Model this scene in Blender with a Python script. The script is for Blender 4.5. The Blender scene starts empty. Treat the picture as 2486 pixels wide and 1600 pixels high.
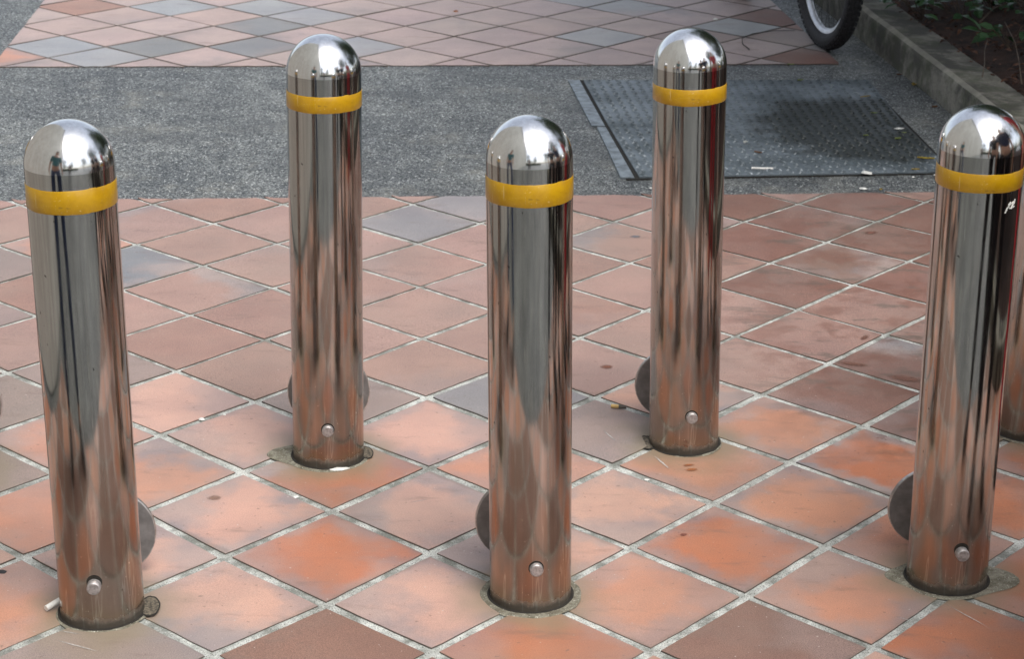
import bpy, bmesh, math, random
from mathutils import Vector, Matrix, noise
random.seed(7)
scene = bpy.context.scene
C = scene.collection
PI = math.pi

# ------------------------------------------------------------------ camera
S = 0.3                                   # one paving tile, metres
CAM_Z = 6.4713 * S
Rv = Vector((0.9999048192339044, 0.004802203140482156, 0.012934114496578632))
Uv = Vector((-0.013796828360643696, 0.348032601232148, 0.9373809023053391))
Fv = Vector((0.0, 0.9374701314306404, -0.34806573039501865))
cd = bpy.data.cameras.new('camera'); cam = bpy.data.objects.new('camera', cd); C.objects.link(cam)
Bv = -Fv
m3 = Matrix(((Rv.x, Uv.x, Bv.x), (Rv.y, Uv.y, Bv.y), (Rv.z, Uv.z, Bv.z)))
cam.matrix_world = Matrix.Translation((0, 0, CAM_Z)) @ m3.to_4x4()
cd.sensor_width = 36; cd.lens = 36 * 4949.9 / 2486; cd.clip_start = 0.05; cd.clip_end = 600
cd.dof.use_dof = True; cd.dof.focus_distance = 4.3; cd.dof.aperture_fstop = 13
scene.camera = cam

# ------------------------------------------------------------------ light
SUN_EL, SUN_AZ = 62.0, 150.0              # azimuth measured clockwise from +Y
w = bpy.data.worlds.new('World'); scene.world = w; w.use_nodes = True
wn = w.node_tree; bg = wn.nodes['Background']
sky = wn.nodes.new('ShaderNodeTexSky'); sky.sky_type = 'NISHITA'; sky.sun_disc = False
sky.sun_elevation = math.radians(SUN_EL); sky.sun_rotation = math.radians(SUN_AZ)
sky.air_density = 1.0; sky.dust_density = 4.0; sky.ozone_density = 1.0
hs = wn.nodes.new('ShaderNodeHueSaturation'); hs.inputs['Saturation'].default_value = 0.5
wn.links.new(sky.outputs[0], hs.inputs['Color']); wn.links.new(hs.outputs[0], bg.inputs[0])
bg.inputs[1].default_value = 0.15
sd = bpy.data.lights.new('sun', 'SUN'); sun = bpy.data.objects.new('sun', sd); C.objects.link(sun)
sd.energy = 0.9; sd.angle = math.radians(25); sd.color = (1.0, 0.985, 0.96)
el, az = math.radians(SUN_EL), math.radians(SUN_AZ)
sdir = Vector((math.sin(az) * math.cos(el), math.cos(az) * math.cos(el), math.sin(el)))
sun.rotation_euler = sdir.to_track_quat('Z', 'Y').to_euler()
scene.view_settings.view_transform = 'Standard'; scene.view_settings.look = 'None'
scene.view_settings.gamma = 1; scene.view_settings.exposure = 0.86
scene.cycles.max_bounces = 8; scene.cycles.glossy_bounces = 6; scene.cycles.diffuse_bounces = 3

# ------------------------------------------------------------------ helpers
def lin(r, g, b):
    f = lambda c: (c / 255 / 12.92) if c / 255 <= 0.04045 else ((c / 255 + 0.055) / 1.055) ** 2.4
    return (f(r), f(g), f(b), 1.0)

class Mat:
    def __init__(s, name):
        s.m = bpy.data.materials.new(name); s.m.use_nodes = True
        s.nt = s.m.node_tree; s.b = s.nt.nodes['Principled BSDF']
    def n(s, typ, ins=None, **kw):
        o = s.nt.nodes.new('ShaderNode' + typ)
        for k, v in kw.items(): setattr(o, k, v)
        for k, v in (ins or {}).items():
            if isinstance(v, bpy.types.NodeSocket): s.nt.links.new(v, o.inputs[k])
            else: o.inputs[k].default_value = v
        return o
    def set(s, k, v):
        if isinstance(v, bpy.types.NodeSocket): s.nt.links.new(v, s.b.inputs[k])
        else: s.b.inputs[k].default_value = v
    def math(s, op, a, b=0.0, clamp=False):
        o = s.n('Math', {0: a, 1: b}, operation=op); o.use_clamp = clamp; return o.outputs[0]
    def ramp(s, v, lo, hi, a=0.0, b=1.0):
        o = s.n('MapRange', {'Value': v, 'From Min': lo, 'From Max': hi, 'To Min': a, 'To Max': b})
        o.interpolation_type = 'SMOOTHSTEP' if (hi > lo) else 'LINEAR'; return o.outputs[0]
    def noise(s, vec, scale, detail=3, rough=0.6, out='Fac'):
        ins = {'Scale': scale, 'Detail': detail, 'Roughness': rough}
        if vec is not None: ins['Vector'] = vec
        return s.n('TexNoise', ins).outputs[out]
    def mix(s, f, a, b, mode='MIX'):
        o = s.n('Mix', data_type='RGBA', blend_type=mode)
        for i, v in ((0, f), (6, a), (7, b)):
            if isinstance(v, bpy.types.NodeSocket): s.nt.links.new(v, o.inputs[i])
            else: o.inputs[i].default_value = v
        return o.outputs[2]
    def pos(s): return s.n('NewGeometry').outputs['Position']
    def obj(s): return s.n('TexCoord').outputs['Object']
    def scale(s, vec, xyz): return s.n('VectorMath', {0: vec, 1: xyz}, operation='MULTIPLY').outputs[0]
    def bump(s, h, strength=0.5, dist=0.002, prev=None):
        ins = {'Height': h, 'Strength': strength, 'Distance': dist}
        if prev is not None: ins['Normal'] = prev
        o = s.n('Bump', ins); s.nt.links.new(o.outputs[0], s.b.inputs['Normal']); return o.outputs[0]

def simple(name, col, rough=0.6, metal=0.0, nscale=40, var=0.25, bump=0.2, bd=0.001):
    M = Mat(name); p = M.obj(); nz = M.noise(p, nscale, 4)
    k = M.ramp(nz, 0.3, 0.7, 1 - var, 1 + var)
    c = M.n('VectorMath', {0: col[:3], 'Scale': k}, operation='SCALE').outputs[0]
    M.set('Base Color', c); M.set('Roughness', rough); M.set('Metallic', metal)
    if bump: M.bump(nz, bump, bd)
    return M.m

def obj(name, bm, mat, parent=None, smooth=False, normals=True):
    if normals: bmesh.ops.recalc_face_normals(bm, faces=bm.faces)
    me = bpy.data.meshes.new(name); bm.to_mesh(me); bm.free()
    if mat: 
        for mm in (mat if isinstance(mat, (list, tuple)) else [mat]): me.materials.append(mm)
    if smooth:
        for f in me.polygons: f.use_smooth = True
    o = bpy.data.objects.new(name, me); C.objects.link(o)
    if parent: o.parent = parent
    return o
def tag(o, label=None, cat=None, group=None, kind=None):
    if label: o['label'] = label
    if cat: o['category'] = cat
    if group: o['group'] = group
    if kind: o['kind'] = kind
    return o
def empty(name, loc=(0, 0, 0), rz=0.0):
    o = bpy.data.objects.new(name, None); C.objects.link(o); o.location = loc; o.rotation_euler = (0, 0, rz)
    o.empty_display_size = 0.1; return o

def lathe(bm, prof, seg=64, axis='Z', origin=(0, 0, 0), cap=True):
    rings = []
    O = Vector(origin)
    for r, h in prof:
        ring = []
        if r < 1e-6:
            v = {'Z': Vector((0, 0, h)), 'Y': Vector((0, h, 0)), 'X': Vector((h, 0, 0))}[axis]
            ring = [bm.verts.new(O + v)]
        else:
            for k in range(seg):
                a = 2 * PI * k / seg; c, s_ = r * math.cos(a), r * math.sin(a)
                v = {'Z': Vector((c, s_, h)), 'Y': Vector((c, h, s_)), 'X': Vector((h, c, s_))}[axis]
                ring.append(bm.verts.new(O + v))
        rings.append(ring)
    for a, b in zip(rings, rings[1:]):
        for k in range(seg):
            k2 = (k + 1) % seg
            if len(a) == 1 and len(b) == 1: continue
            if len(a) == 1: bm.faces.new((a[0], b[k], b[k2]))
            elif len(b) == 1: bm.faces.new((a[k], a[k2], b[0]))
            else: bm.faces.new((a[k], a[k2], b[k2], b[k]))
    if cap:
        for r in (rings[0], rings[-1]):
            if len(r) > 2: bm.faces.new(r)
def tube(bm, pts, radii, seg=8, cap=True):
    pts = [Vector(p) for p in pts]
    if not isinstance(radii, (list, tuple)): radii = [radii] * len(pts)
    rings = []; up = None
    for i, p in enumerate(pts):
        d = (pts[min(i + 1, len(pts) - 1)] - pts[max(i - 1, 0)]).normalized()
        if up is None: up = d.orthogonal().normalized()
        up = (up - d * up.dot(d)).normalized(); s_ = d.cross(up)
        rings.append([bm.verts.new(p + radii[i] * (math.cos(2 * PI * k / seg) * up + math.sin(2 * PI * k / seg) * s_)) for k in range(seg)])
    for a, b in zip(rings, rings[1:]):
        for k in range(seg): bm.faces.new((a[k], a[(k + 1) % seg], b[(k + 1) % seg], b[k]))
    if cap: bm.faces.new(rings[0]); bm.faces.new(rings[-1])
def box(bm, c, s, rz=0.0, bev=0.0, M=None):
    r = bmesh.ops.create_cube(bm, size=1); vs = r['verts']
    bmesh.ops.scale(bm, vec=s, verts=vs)
    if bev:
        es = list({e for v in vs for e in v.link_edges})
        rb = bmesh.ops.bevel(bm, geom=es, offset=bev, segments=2, affect='EDGES', profile=0.5)
        vs = list({v for f in rb['faces'] for v in f.verts} | {v for v in vs if v.is_valid})
    if rz: bmesh.ops.rotate(bm, cent=(0, 0, 0), matrix=Matrix.Rotation(rz, 3, 'Z'), verts=vs)
    if M is not None: bmesh.ops.transform(bm, matrix=M, verts=vs)
    bmesh.ops.translate(bm, vec=c, verts=vs)
def clip(poly, a, b, c):                   # keep a*x+b*y <= c
    out = []
    for i, p in enumerate(poly):
        q = poly[(i + 1) % len(poly)]
        dp, dq = a * p[0] + b * p[1] - c, a * q[0] + b * q[1] - c
        if dp <= 0: out.append(p)
        if (dp < 0) != (dq < 0) and abs(dp - dq) > 1e-9:
            t = dp / (dp - dq); out.append((p[0] + t * (q[0] - p[0]), p[1] + t * (q[1] - p[1])))
    return out
def through(p, q, side):                   # half plane bounded by pq that contains 'side'
    a, b = -(q[1] - p[1]), q[0] - p[0]; L = math.hypot(a, b); a /= L; b /= L; c = a * p[0] + b * p[1]
    if a * side[0] + b * side[1] > c: a, b, c = -a, -b, -c
    return a, b, c

# ------------------------------------------------------------------ setting materials
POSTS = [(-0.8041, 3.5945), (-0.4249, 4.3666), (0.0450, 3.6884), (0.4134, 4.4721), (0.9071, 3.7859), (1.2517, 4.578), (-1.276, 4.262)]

def asphalt_mat():
    M = Mat('asphalt'); p = M.pos()
    big = M.noise(p, 1.6, 5, 0.6); mid = M.noise(p, 9, 4, 0.7)
    vor = M.n('TexVoronoi', {'Vector': p, 'Scale': 185.0, 'Randomness': 1.0}); cell = vor.outputs['Color']
    sep = M.n('SeparateColor', {'Color': cell})
    vor2 = M.n('TexVoronoi', {'Vector': p, 'Scale': 420.0}); sep2 = M.n('SeparateColor', {'Color': vor2.outputs['Color']})
    base = M.mix(M.ramp(big, 0.35, 0.65), (0.118, 0.124, 0.124, 1), (0.205, 0.21, 0.20, 1))
    base = M.mix(M.ramp(mid, 0.38, 0.70, 0.0, 0.75), base, (0.065, 0.07, 0.074, 1))
    c1 = M.mix(M.ramp(sep.outputs[0], 0.25, 0.95), (0.26, 0.29, 0.30, 1), (1.8, 1.84, 1.84, 1))
    c2 = M.mix(M.ramp(sep2.outputs[0], 0.3, 1.0), (0.65, 0.65, 0.65, 1), (1.4, 1.4, 1.38, 1))
    col = M.mix(1.0, M.mix(1.0, base, c1, 'MULTIPLY'), c2, 'MULTIPLY')
    spark = M.ramp(sep.outputs[1], 0.955, 0.985)
    col = M.mix(spark, col, (0.55, 0.57, 0.55, 1))
    dust = M.math('MULTIPLY', M.ramp(M.noise(p, 3.1, 5, 0.7), 0.52, 0.72), 0.35)
    col = M.mix(dust, col, (0.36, 0.35, 0.29, 1))
    oil = M.ramp(M.noise(M.n('Mapping', {'Vector': p, 'Location': (5, 3, 0), 'Scale': (.6, 1.3, 1)}).outputs[0], 2.4, 5, .62), .52, .66)
    col = M.mix(M.math('MULTIPLY', oil, .38), col, (0.045, 0.048, 0.05, 1))
    M.set('Base Color', col); M.set('Roughness', M.ramp(sep.outputs[2], 0, 1, 0.36, 0.72))
    h = M.math('ADD', M.math('MULTIPLY', vor.outputs['Distance'], -1.0), M.math('MULTIPLY', sep2.outputs[1], 0.4))
    M.bump(h, 0.8, 0.004); return M.m

def grout_mat(name, c1, c2):
    M = Mat(name); p = M.pos()
    n1 = M.noise(p, 14, 5, 0.7); n2 = M.noise(p, 320, 3, 0.7)
    col = M.mix(M.ramp(n1, 0.35, 0.65), c1, c2)
    col = M.mix(M.ramp(n2, 0.36, 0.5), (0.12, 0.125, 0.11, 1), col)
    col = M.mix(M.ramp(n2, 0.62, 0.72), col, (0.68, 0.69, 0.66, 1))
    M.set('Base Color', col); M.set('Roughness', 0.85); M.bump(n2, 0.8, 0.003); return M.m

def tile_mat():
    M = Mat('terracotta_tile'); p = M.pos()
    tint = M.n('Attribute', attribute_name='tint'); tcol = tint.outputs['Color']; rough = tint.outputs['Alpha']
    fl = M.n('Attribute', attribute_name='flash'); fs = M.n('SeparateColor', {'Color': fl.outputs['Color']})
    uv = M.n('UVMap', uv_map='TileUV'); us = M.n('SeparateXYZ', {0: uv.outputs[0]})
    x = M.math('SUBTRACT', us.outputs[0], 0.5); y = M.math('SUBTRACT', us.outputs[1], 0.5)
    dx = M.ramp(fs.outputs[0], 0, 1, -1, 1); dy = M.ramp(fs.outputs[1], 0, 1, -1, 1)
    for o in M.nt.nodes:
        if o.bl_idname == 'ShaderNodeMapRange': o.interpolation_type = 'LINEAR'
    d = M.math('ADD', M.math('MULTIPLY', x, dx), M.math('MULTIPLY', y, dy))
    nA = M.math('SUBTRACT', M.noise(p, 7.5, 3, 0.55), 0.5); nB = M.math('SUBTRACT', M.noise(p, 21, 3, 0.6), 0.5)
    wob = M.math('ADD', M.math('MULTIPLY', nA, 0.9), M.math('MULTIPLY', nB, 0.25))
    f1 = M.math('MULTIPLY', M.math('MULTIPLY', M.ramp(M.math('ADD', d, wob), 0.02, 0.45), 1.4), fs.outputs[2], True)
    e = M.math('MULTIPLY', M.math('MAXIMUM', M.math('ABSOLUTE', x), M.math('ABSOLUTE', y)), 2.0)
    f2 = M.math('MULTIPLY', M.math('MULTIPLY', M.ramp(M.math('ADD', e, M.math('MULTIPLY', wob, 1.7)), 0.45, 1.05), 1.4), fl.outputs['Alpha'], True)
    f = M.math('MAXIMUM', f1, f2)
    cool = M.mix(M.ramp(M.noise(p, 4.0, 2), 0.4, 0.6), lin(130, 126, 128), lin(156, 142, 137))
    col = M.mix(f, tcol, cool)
    # firing variation and fine grain
    col = M.mix(1.0, col, M.mix(M.ramp(M.noise(p, 5, 4, 0.6), 0.3, 0.7), (0.90, 0.90, 0.91, 1), (1.08, 1.06, 1.04, 1)), 'MULTIPLY')
    g = M.noise(p, 420, 2, 0.7); g2 = M.noise(p, 130, 4, 0.75)
    amt = M.ramp(rough, 0, 1, 0.45, 1.0)
    gr = M.mix(M.ramp(g, 0.32, 0.68), (0.66, 0.66, 0.67, 1), (1.28, 1.26, 1.24, 1))
    col = M.mix(amt, col, M.mix(1.0, col, gr, 'MULTIPLY'))
    pit = M.math('MULTIPLY', M.ramp(g2, 0.60, 0.72), M.ramp(rough, 0, 1, 0.12, 0.5))
    col = M.mix(pit, col, (0.12, 0.085, 0.07, 1))
    # dirt held against the edge of every tile, fine dark specks, small chips of lighter clay
    ed = M.ramp(M.math('ADD', e, M.math('MULTIPLY', nB, .16)), 0.90, 0.985)
    col = M.mix(M.math('MULTIPLY', ed, .38), col, (0.12, 0.10, 0.08, 1))
    dots = M.ramp(M.noise(p, 75, 1, .5), .715, .75); col = M.mix(M.math('MULTIPLY', dots, .55), col, (0.13, 0.08, 0.06, 1))
    pale = M.ramp(M.noise(M.n('Mapping', {'Vector': p, 'Location': (7, 2, 1)}).outputs[0], 120, 1, .5), .75, .78); col = M.mix(M.math('MULTIPLY', pale, .6), col, (0.55, 0.5, 0.44, 1))
    film = M.ramp(M.noise(p, 2.3, 5, .65), .40, .68); col = M.mix(M.math('MULTIPLY', film, .22), col, (0.24, 0.22, 0.19, 1))
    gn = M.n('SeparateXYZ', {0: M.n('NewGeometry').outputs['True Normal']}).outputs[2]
    col = M.mix(M.ramp(gn, 0.3, 0.75, 0.85, 0.0), col, (0.05, 0.043, 0.035, 1))  # sides and bevels darkened: paints the shadow line along the joints
    # scuffs: long soft dark rubs
    sc = M.noise(M.n('Mapping', {'Vector': p, 'Rotation': (0, 0, 0.5), 'Scale': (5, 17, 1)}).outputs[0], 1.0, 5, 0.7)
    col = M.mix(M.math('MULTIPLY', M.ramp(sc, 0.55, 0.72), 0.45), col, (0.16, 0.11, 0.09, 1))
    # damp patch in front of the metal plate
    ps = M.n('SeparateXYZ', {0: p})
    zx = M.math('DIVIDE', M.math('SUBTRACT', ps.outputs[0], 1.15), 0.62); zy = M.math('DIVIDE', M.math('SUBTRACT', ps.outputs[1], 5.5), 1.35)
    zone = M.ramp(M.math('ADD', M.math('MULTIPLY', zx, zx), M.math('MULTIPLY', zy, zy)), 0.25, 1.5, 1.0, 0.0)
    damp = M.math('MULTIPLY', zone, M.ramp(M.noise(p, 6.5, 5, 0.68), 0.46, 0.60))
    col = M.mix(M.math('MULTIPLY', damp, 0.5), col, (0.17, 0.075, 0.05, 1))
    zd = M.math('MULTIPLY', zone, M.ramp(M.noise(M.n('Mapping', {'Vector': p, 'Location': (3, 1, 0), 'Scale': (1, 2.2, 1)}).outputs[0], 5.0, 4, 0.7), 0.53, 0.66))
    col = M.mix(M.math('MULTIPLY', zd, 0.55), col, (0.085, 0.08, 0.065, 1))
    # cement bloom smeared round each post, darkened to paint in its contact shadow
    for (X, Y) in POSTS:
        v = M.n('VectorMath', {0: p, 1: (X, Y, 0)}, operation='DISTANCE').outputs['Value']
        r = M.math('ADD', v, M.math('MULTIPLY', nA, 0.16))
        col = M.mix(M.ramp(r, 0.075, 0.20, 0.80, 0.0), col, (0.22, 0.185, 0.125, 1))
    M.set('Base Color', col)
    M.set('Roughness', M.math('SUBTRACT', M.ramp(rough, 0, 1, 0.40, 0.74), M.math('MULTIPLY', damp, 0.22)))
    M.set('Specular IOR Level', 0.5)
    b = M.bump(M.noise(p, 60, 4, 0.6), 0.15, 0.002)
    M.bump(g, M.ramp(rough, 0, 1, 0.10, 0.5), 0.0012, b)
    return M.m

A_ASPH = asphalt_mat()
GR_NEAR = grout_mat('pale_grout', (0.20, 0.21, 0.185, 1), (0.62, 0.64, 0.60, 1))
GR_FAR = grout_mat('dark_grout', (0.13, 0.10, 0.08, 1), (0.20, 0.15, 0.12, 1))
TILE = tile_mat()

# ------------------------------------------------------------------ ground
def sheet(name, pts, z, mat, kind='structure'):
    bm = bmesh.new(); bm.faces.new([bm.verts.new((x, y, z)) for x, y in pts])
    o = obj(name, bm, mat, normals=False); 
    if o.data.polygons[0].normal.z < 0: o.data.flip_normals()
    return tag(o, kind=kind)
sheet('ground', [(-150, -150), (150, -150), (150, 150), (-150, 150)], -0.005, A_ASPH)
KDX, KDY = 0.1080, -0.9941                                   # run of the kerb
def kerb_x(y): return 1.692 + (7.702 - y) * 0.1086
near_e = ((-2, 6.365), (2, 6.675)); far_e = ((-3, 8.188), (2, 8.596))
NEAR = [through((-2, 6.363), (2, 6.673), (0, 5)), through((-2, 2.55), (2, 2.75), (0, 5)),
        through((-1.93, 0), (-1.93, 9), (0, 5)), through((kerb_x(2), 2), (kerb_x(7), 7), (0, 5))]
FAR = [through((-2.13, 8.262), (1.34, 8.53), (0, 10)), through((-2.179, 8.467), (-2.243, 9.481), (0, 10)),
       through((1.378, 8.57), (1.243, 9.903), (0, 10)), through((-3, 14), (3, 14), (0, 10))]
def field_poly(H):
    P = [(-30, -30), (30, -30), (30, 30), (-30, 30)]
    for h in H: P = clip(P, *h)
    return P
sheet('paving_bed', field_poly([(a, b, c - .012) for a, b, c in NEAR]), -0.0036, GR_NEAR)
sheet('paving_bed', field_poly([(a, b, c - .012) for a, b, c in FAR]), -0.0036, GR_FAR)

YAW = -0.7224815302252636; OX, OY, RAT = -0.840540780662122, 4.4650890119534, 1.0011671
ND = [(0, 0, -0.0, 0.026), (1, 0, 0.012, 0.005), (2, 0, 0.012, -0.01), (3, 0, 0.001, -0.013), (5, 0, 0.004, -0.043), (1, -1, 0.022, 0.023), (2, -1, 0.007, -0.03), (3, -1, 0.036, -0.036), (4, -1, -0.012, -0.017), (1, -2, -0.017, 0.012), (3, -2, -0.008, 0.013), (2, 1, -0.005, 0.033), (3, 2, -0.007, 0.035), (4, 2, -0.028, 0.021), (5, 2, -0.017, -0.018), (4, 1, -0.015, 0.012), (4, 3, -0.034, 0.036), (4, 4, -0.009, 0.043), (5, 1, 0.01, -0.021), (6, 1, 0.025, -0.035), (0, 1, 0.019, 0.008), (-1, 1, 0.007, 0.008), (-1, 2, -0.008, 0.033), (-2, 2, 0.007, -0.002), (-3, 3, -0.006, 0.005), (-2, 3, -0.019, 0.031), (-4, 3, -0.013, -0.018), (-4, 4, 0.001, -0.014), (-3, 4, -0.009, -0.017), (-2, 0, -0.01, -0.005), (1, 2, -0.014, 0.056), (0, 3, -0.016, 0.029), (-1, 4, -0.011, 0.027), (-2, 5, 0.03, -0.017), (-3, 6, 0.011, -0.049), (-2, 6, 0.014, -0.051), (2, 3, 0.005, 0.022), (1, 4, -0.001, 0.022), (1, 5, -0.017, 0.007), (0, 6, -0.011, 0.009), (-1, 7, 0.004, -0.02), (3, 4, -0.015, 0.041), (3, 5, -0.008, 0.035), (3, 6, -0.024, 0.01), (2, 5, 0.004, 0.031), (2, 6, 0.008, 0.014), (2, 7, -0.006, -0.004), (2, 8, -0.001, 0.006), (1, 7, 0.014, -0.006), (1, 8, 0.05, -0.039), (1, 9, 0.032, -0.062), (0, 8, 0.005, -0.053), (0, 9, 0.055, -0.1)]
NDD = {(a, b): (c, d) for a, b, c, d in ND}
ux, uy = math.cos(YAW), math.sin(YAW); vx, vy = -uy * RAT, ux * RAT
def lat(a, b): return (OX + S * (a * ux + b * vx), OY + S * (a * uy + b * vy))
_nc = {}
def near_node(i, j):
    if (i, j) in _nc: return _nc[(i, j)]
    if (i, j) in NDD: c, d = NDD[(i, j)]
    else:
        sw = sc = sdd = 0.0
        for (a, b), (c, d) in NDD.items():
            w_ = math.exp(-((a - i) ** 2 + (b - j) ** 2) / 2.0); sw += w_; sc += w_ * c; sdd += w_ * d
        c, d = (sc / (sw + 0.05), sdd / (sw + 0.05)); c += random.uniform(-.01, .01); d += random.uniform(-.01, .01)
    _nc[(i, j)] = lat(i + c, j + d); return _nc[(i, j)]
_fc = {}
def far_node(m, n):
    if (m, n) not in _fc:
        _fc[(m, n)] = lat(-13.67 + 1.028 * m + random.uniform(-.012, .012), 7.45 + 1.015 * n + random.uniform(-.012, .012))
    return _fc[(m, n)]

PAL = {'L': (188, 150, 133, .2), 'O': (168, 110, 82, .15), 'o': (182, 133, 109, .2), 'P': (156, 130, 121, .9), 'p': (149, 121, 111, .95),
       'D': (124, 94, 84, 1.0), 'R': (127, 98, 85, 1.0), 'M': (143, 128, 122, .6), 'G': (138, 135, 137, .6), 'B': (126, 128, 131, .7),
       'F': (166, 149, 144, .5), 'g': (150, 152, 154, .5)}
# tile: kind, optional direction (degrees in the tile's own axes) of a cool flash, its strength, and the strength at the edges
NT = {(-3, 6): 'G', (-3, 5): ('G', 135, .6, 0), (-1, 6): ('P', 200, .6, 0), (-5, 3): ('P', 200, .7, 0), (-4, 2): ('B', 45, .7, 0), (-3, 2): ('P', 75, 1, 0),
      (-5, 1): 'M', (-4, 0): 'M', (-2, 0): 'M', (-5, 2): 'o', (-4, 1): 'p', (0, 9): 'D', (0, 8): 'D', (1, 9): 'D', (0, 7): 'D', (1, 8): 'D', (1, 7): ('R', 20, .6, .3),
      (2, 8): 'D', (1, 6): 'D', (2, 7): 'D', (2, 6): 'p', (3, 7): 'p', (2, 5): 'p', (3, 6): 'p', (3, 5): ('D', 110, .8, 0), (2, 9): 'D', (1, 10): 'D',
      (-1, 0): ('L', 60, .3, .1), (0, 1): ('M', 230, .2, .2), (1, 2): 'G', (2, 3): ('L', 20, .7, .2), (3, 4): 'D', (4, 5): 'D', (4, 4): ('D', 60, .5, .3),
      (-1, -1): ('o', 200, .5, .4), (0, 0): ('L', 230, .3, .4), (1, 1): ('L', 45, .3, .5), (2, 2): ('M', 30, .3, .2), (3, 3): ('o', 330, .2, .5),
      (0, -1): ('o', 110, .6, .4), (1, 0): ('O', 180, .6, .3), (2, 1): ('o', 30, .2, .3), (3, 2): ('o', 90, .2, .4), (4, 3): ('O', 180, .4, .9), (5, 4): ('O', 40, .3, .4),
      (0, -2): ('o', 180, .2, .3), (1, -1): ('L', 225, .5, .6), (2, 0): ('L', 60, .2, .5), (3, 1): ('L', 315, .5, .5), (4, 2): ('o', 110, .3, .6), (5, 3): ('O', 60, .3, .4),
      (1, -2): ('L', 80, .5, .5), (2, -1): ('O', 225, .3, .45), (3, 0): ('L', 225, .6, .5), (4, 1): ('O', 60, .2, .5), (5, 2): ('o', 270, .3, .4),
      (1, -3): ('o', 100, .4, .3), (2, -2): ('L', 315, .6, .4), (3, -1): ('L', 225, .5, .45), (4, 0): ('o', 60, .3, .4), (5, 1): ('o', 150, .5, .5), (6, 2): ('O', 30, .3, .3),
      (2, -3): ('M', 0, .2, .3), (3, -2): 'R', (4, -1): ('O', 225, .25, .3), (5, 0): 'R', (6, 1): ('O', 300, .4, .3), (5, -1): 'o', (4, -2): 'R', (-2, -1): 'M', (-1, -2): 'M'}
FT = {(2, 1): 'B', (3, 2): 'B', (2, 3): 'B', (1, 0): 'g', (2, 2): ('F', 180, .8, 0), (2, 4): 'g', (6, 8): ('F', 120, .9, 0), (1, 4): 'g', (4, 3): 'g', (6, 5): ('F', 0, .6, 0),
      (7, 9): 'D', (9, 7): 'D', (1, -1): 'o', (-1, 2): 'p', (7, 7): 'M', (8, 8): 'M', (8, 9): 'p'}

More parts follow.
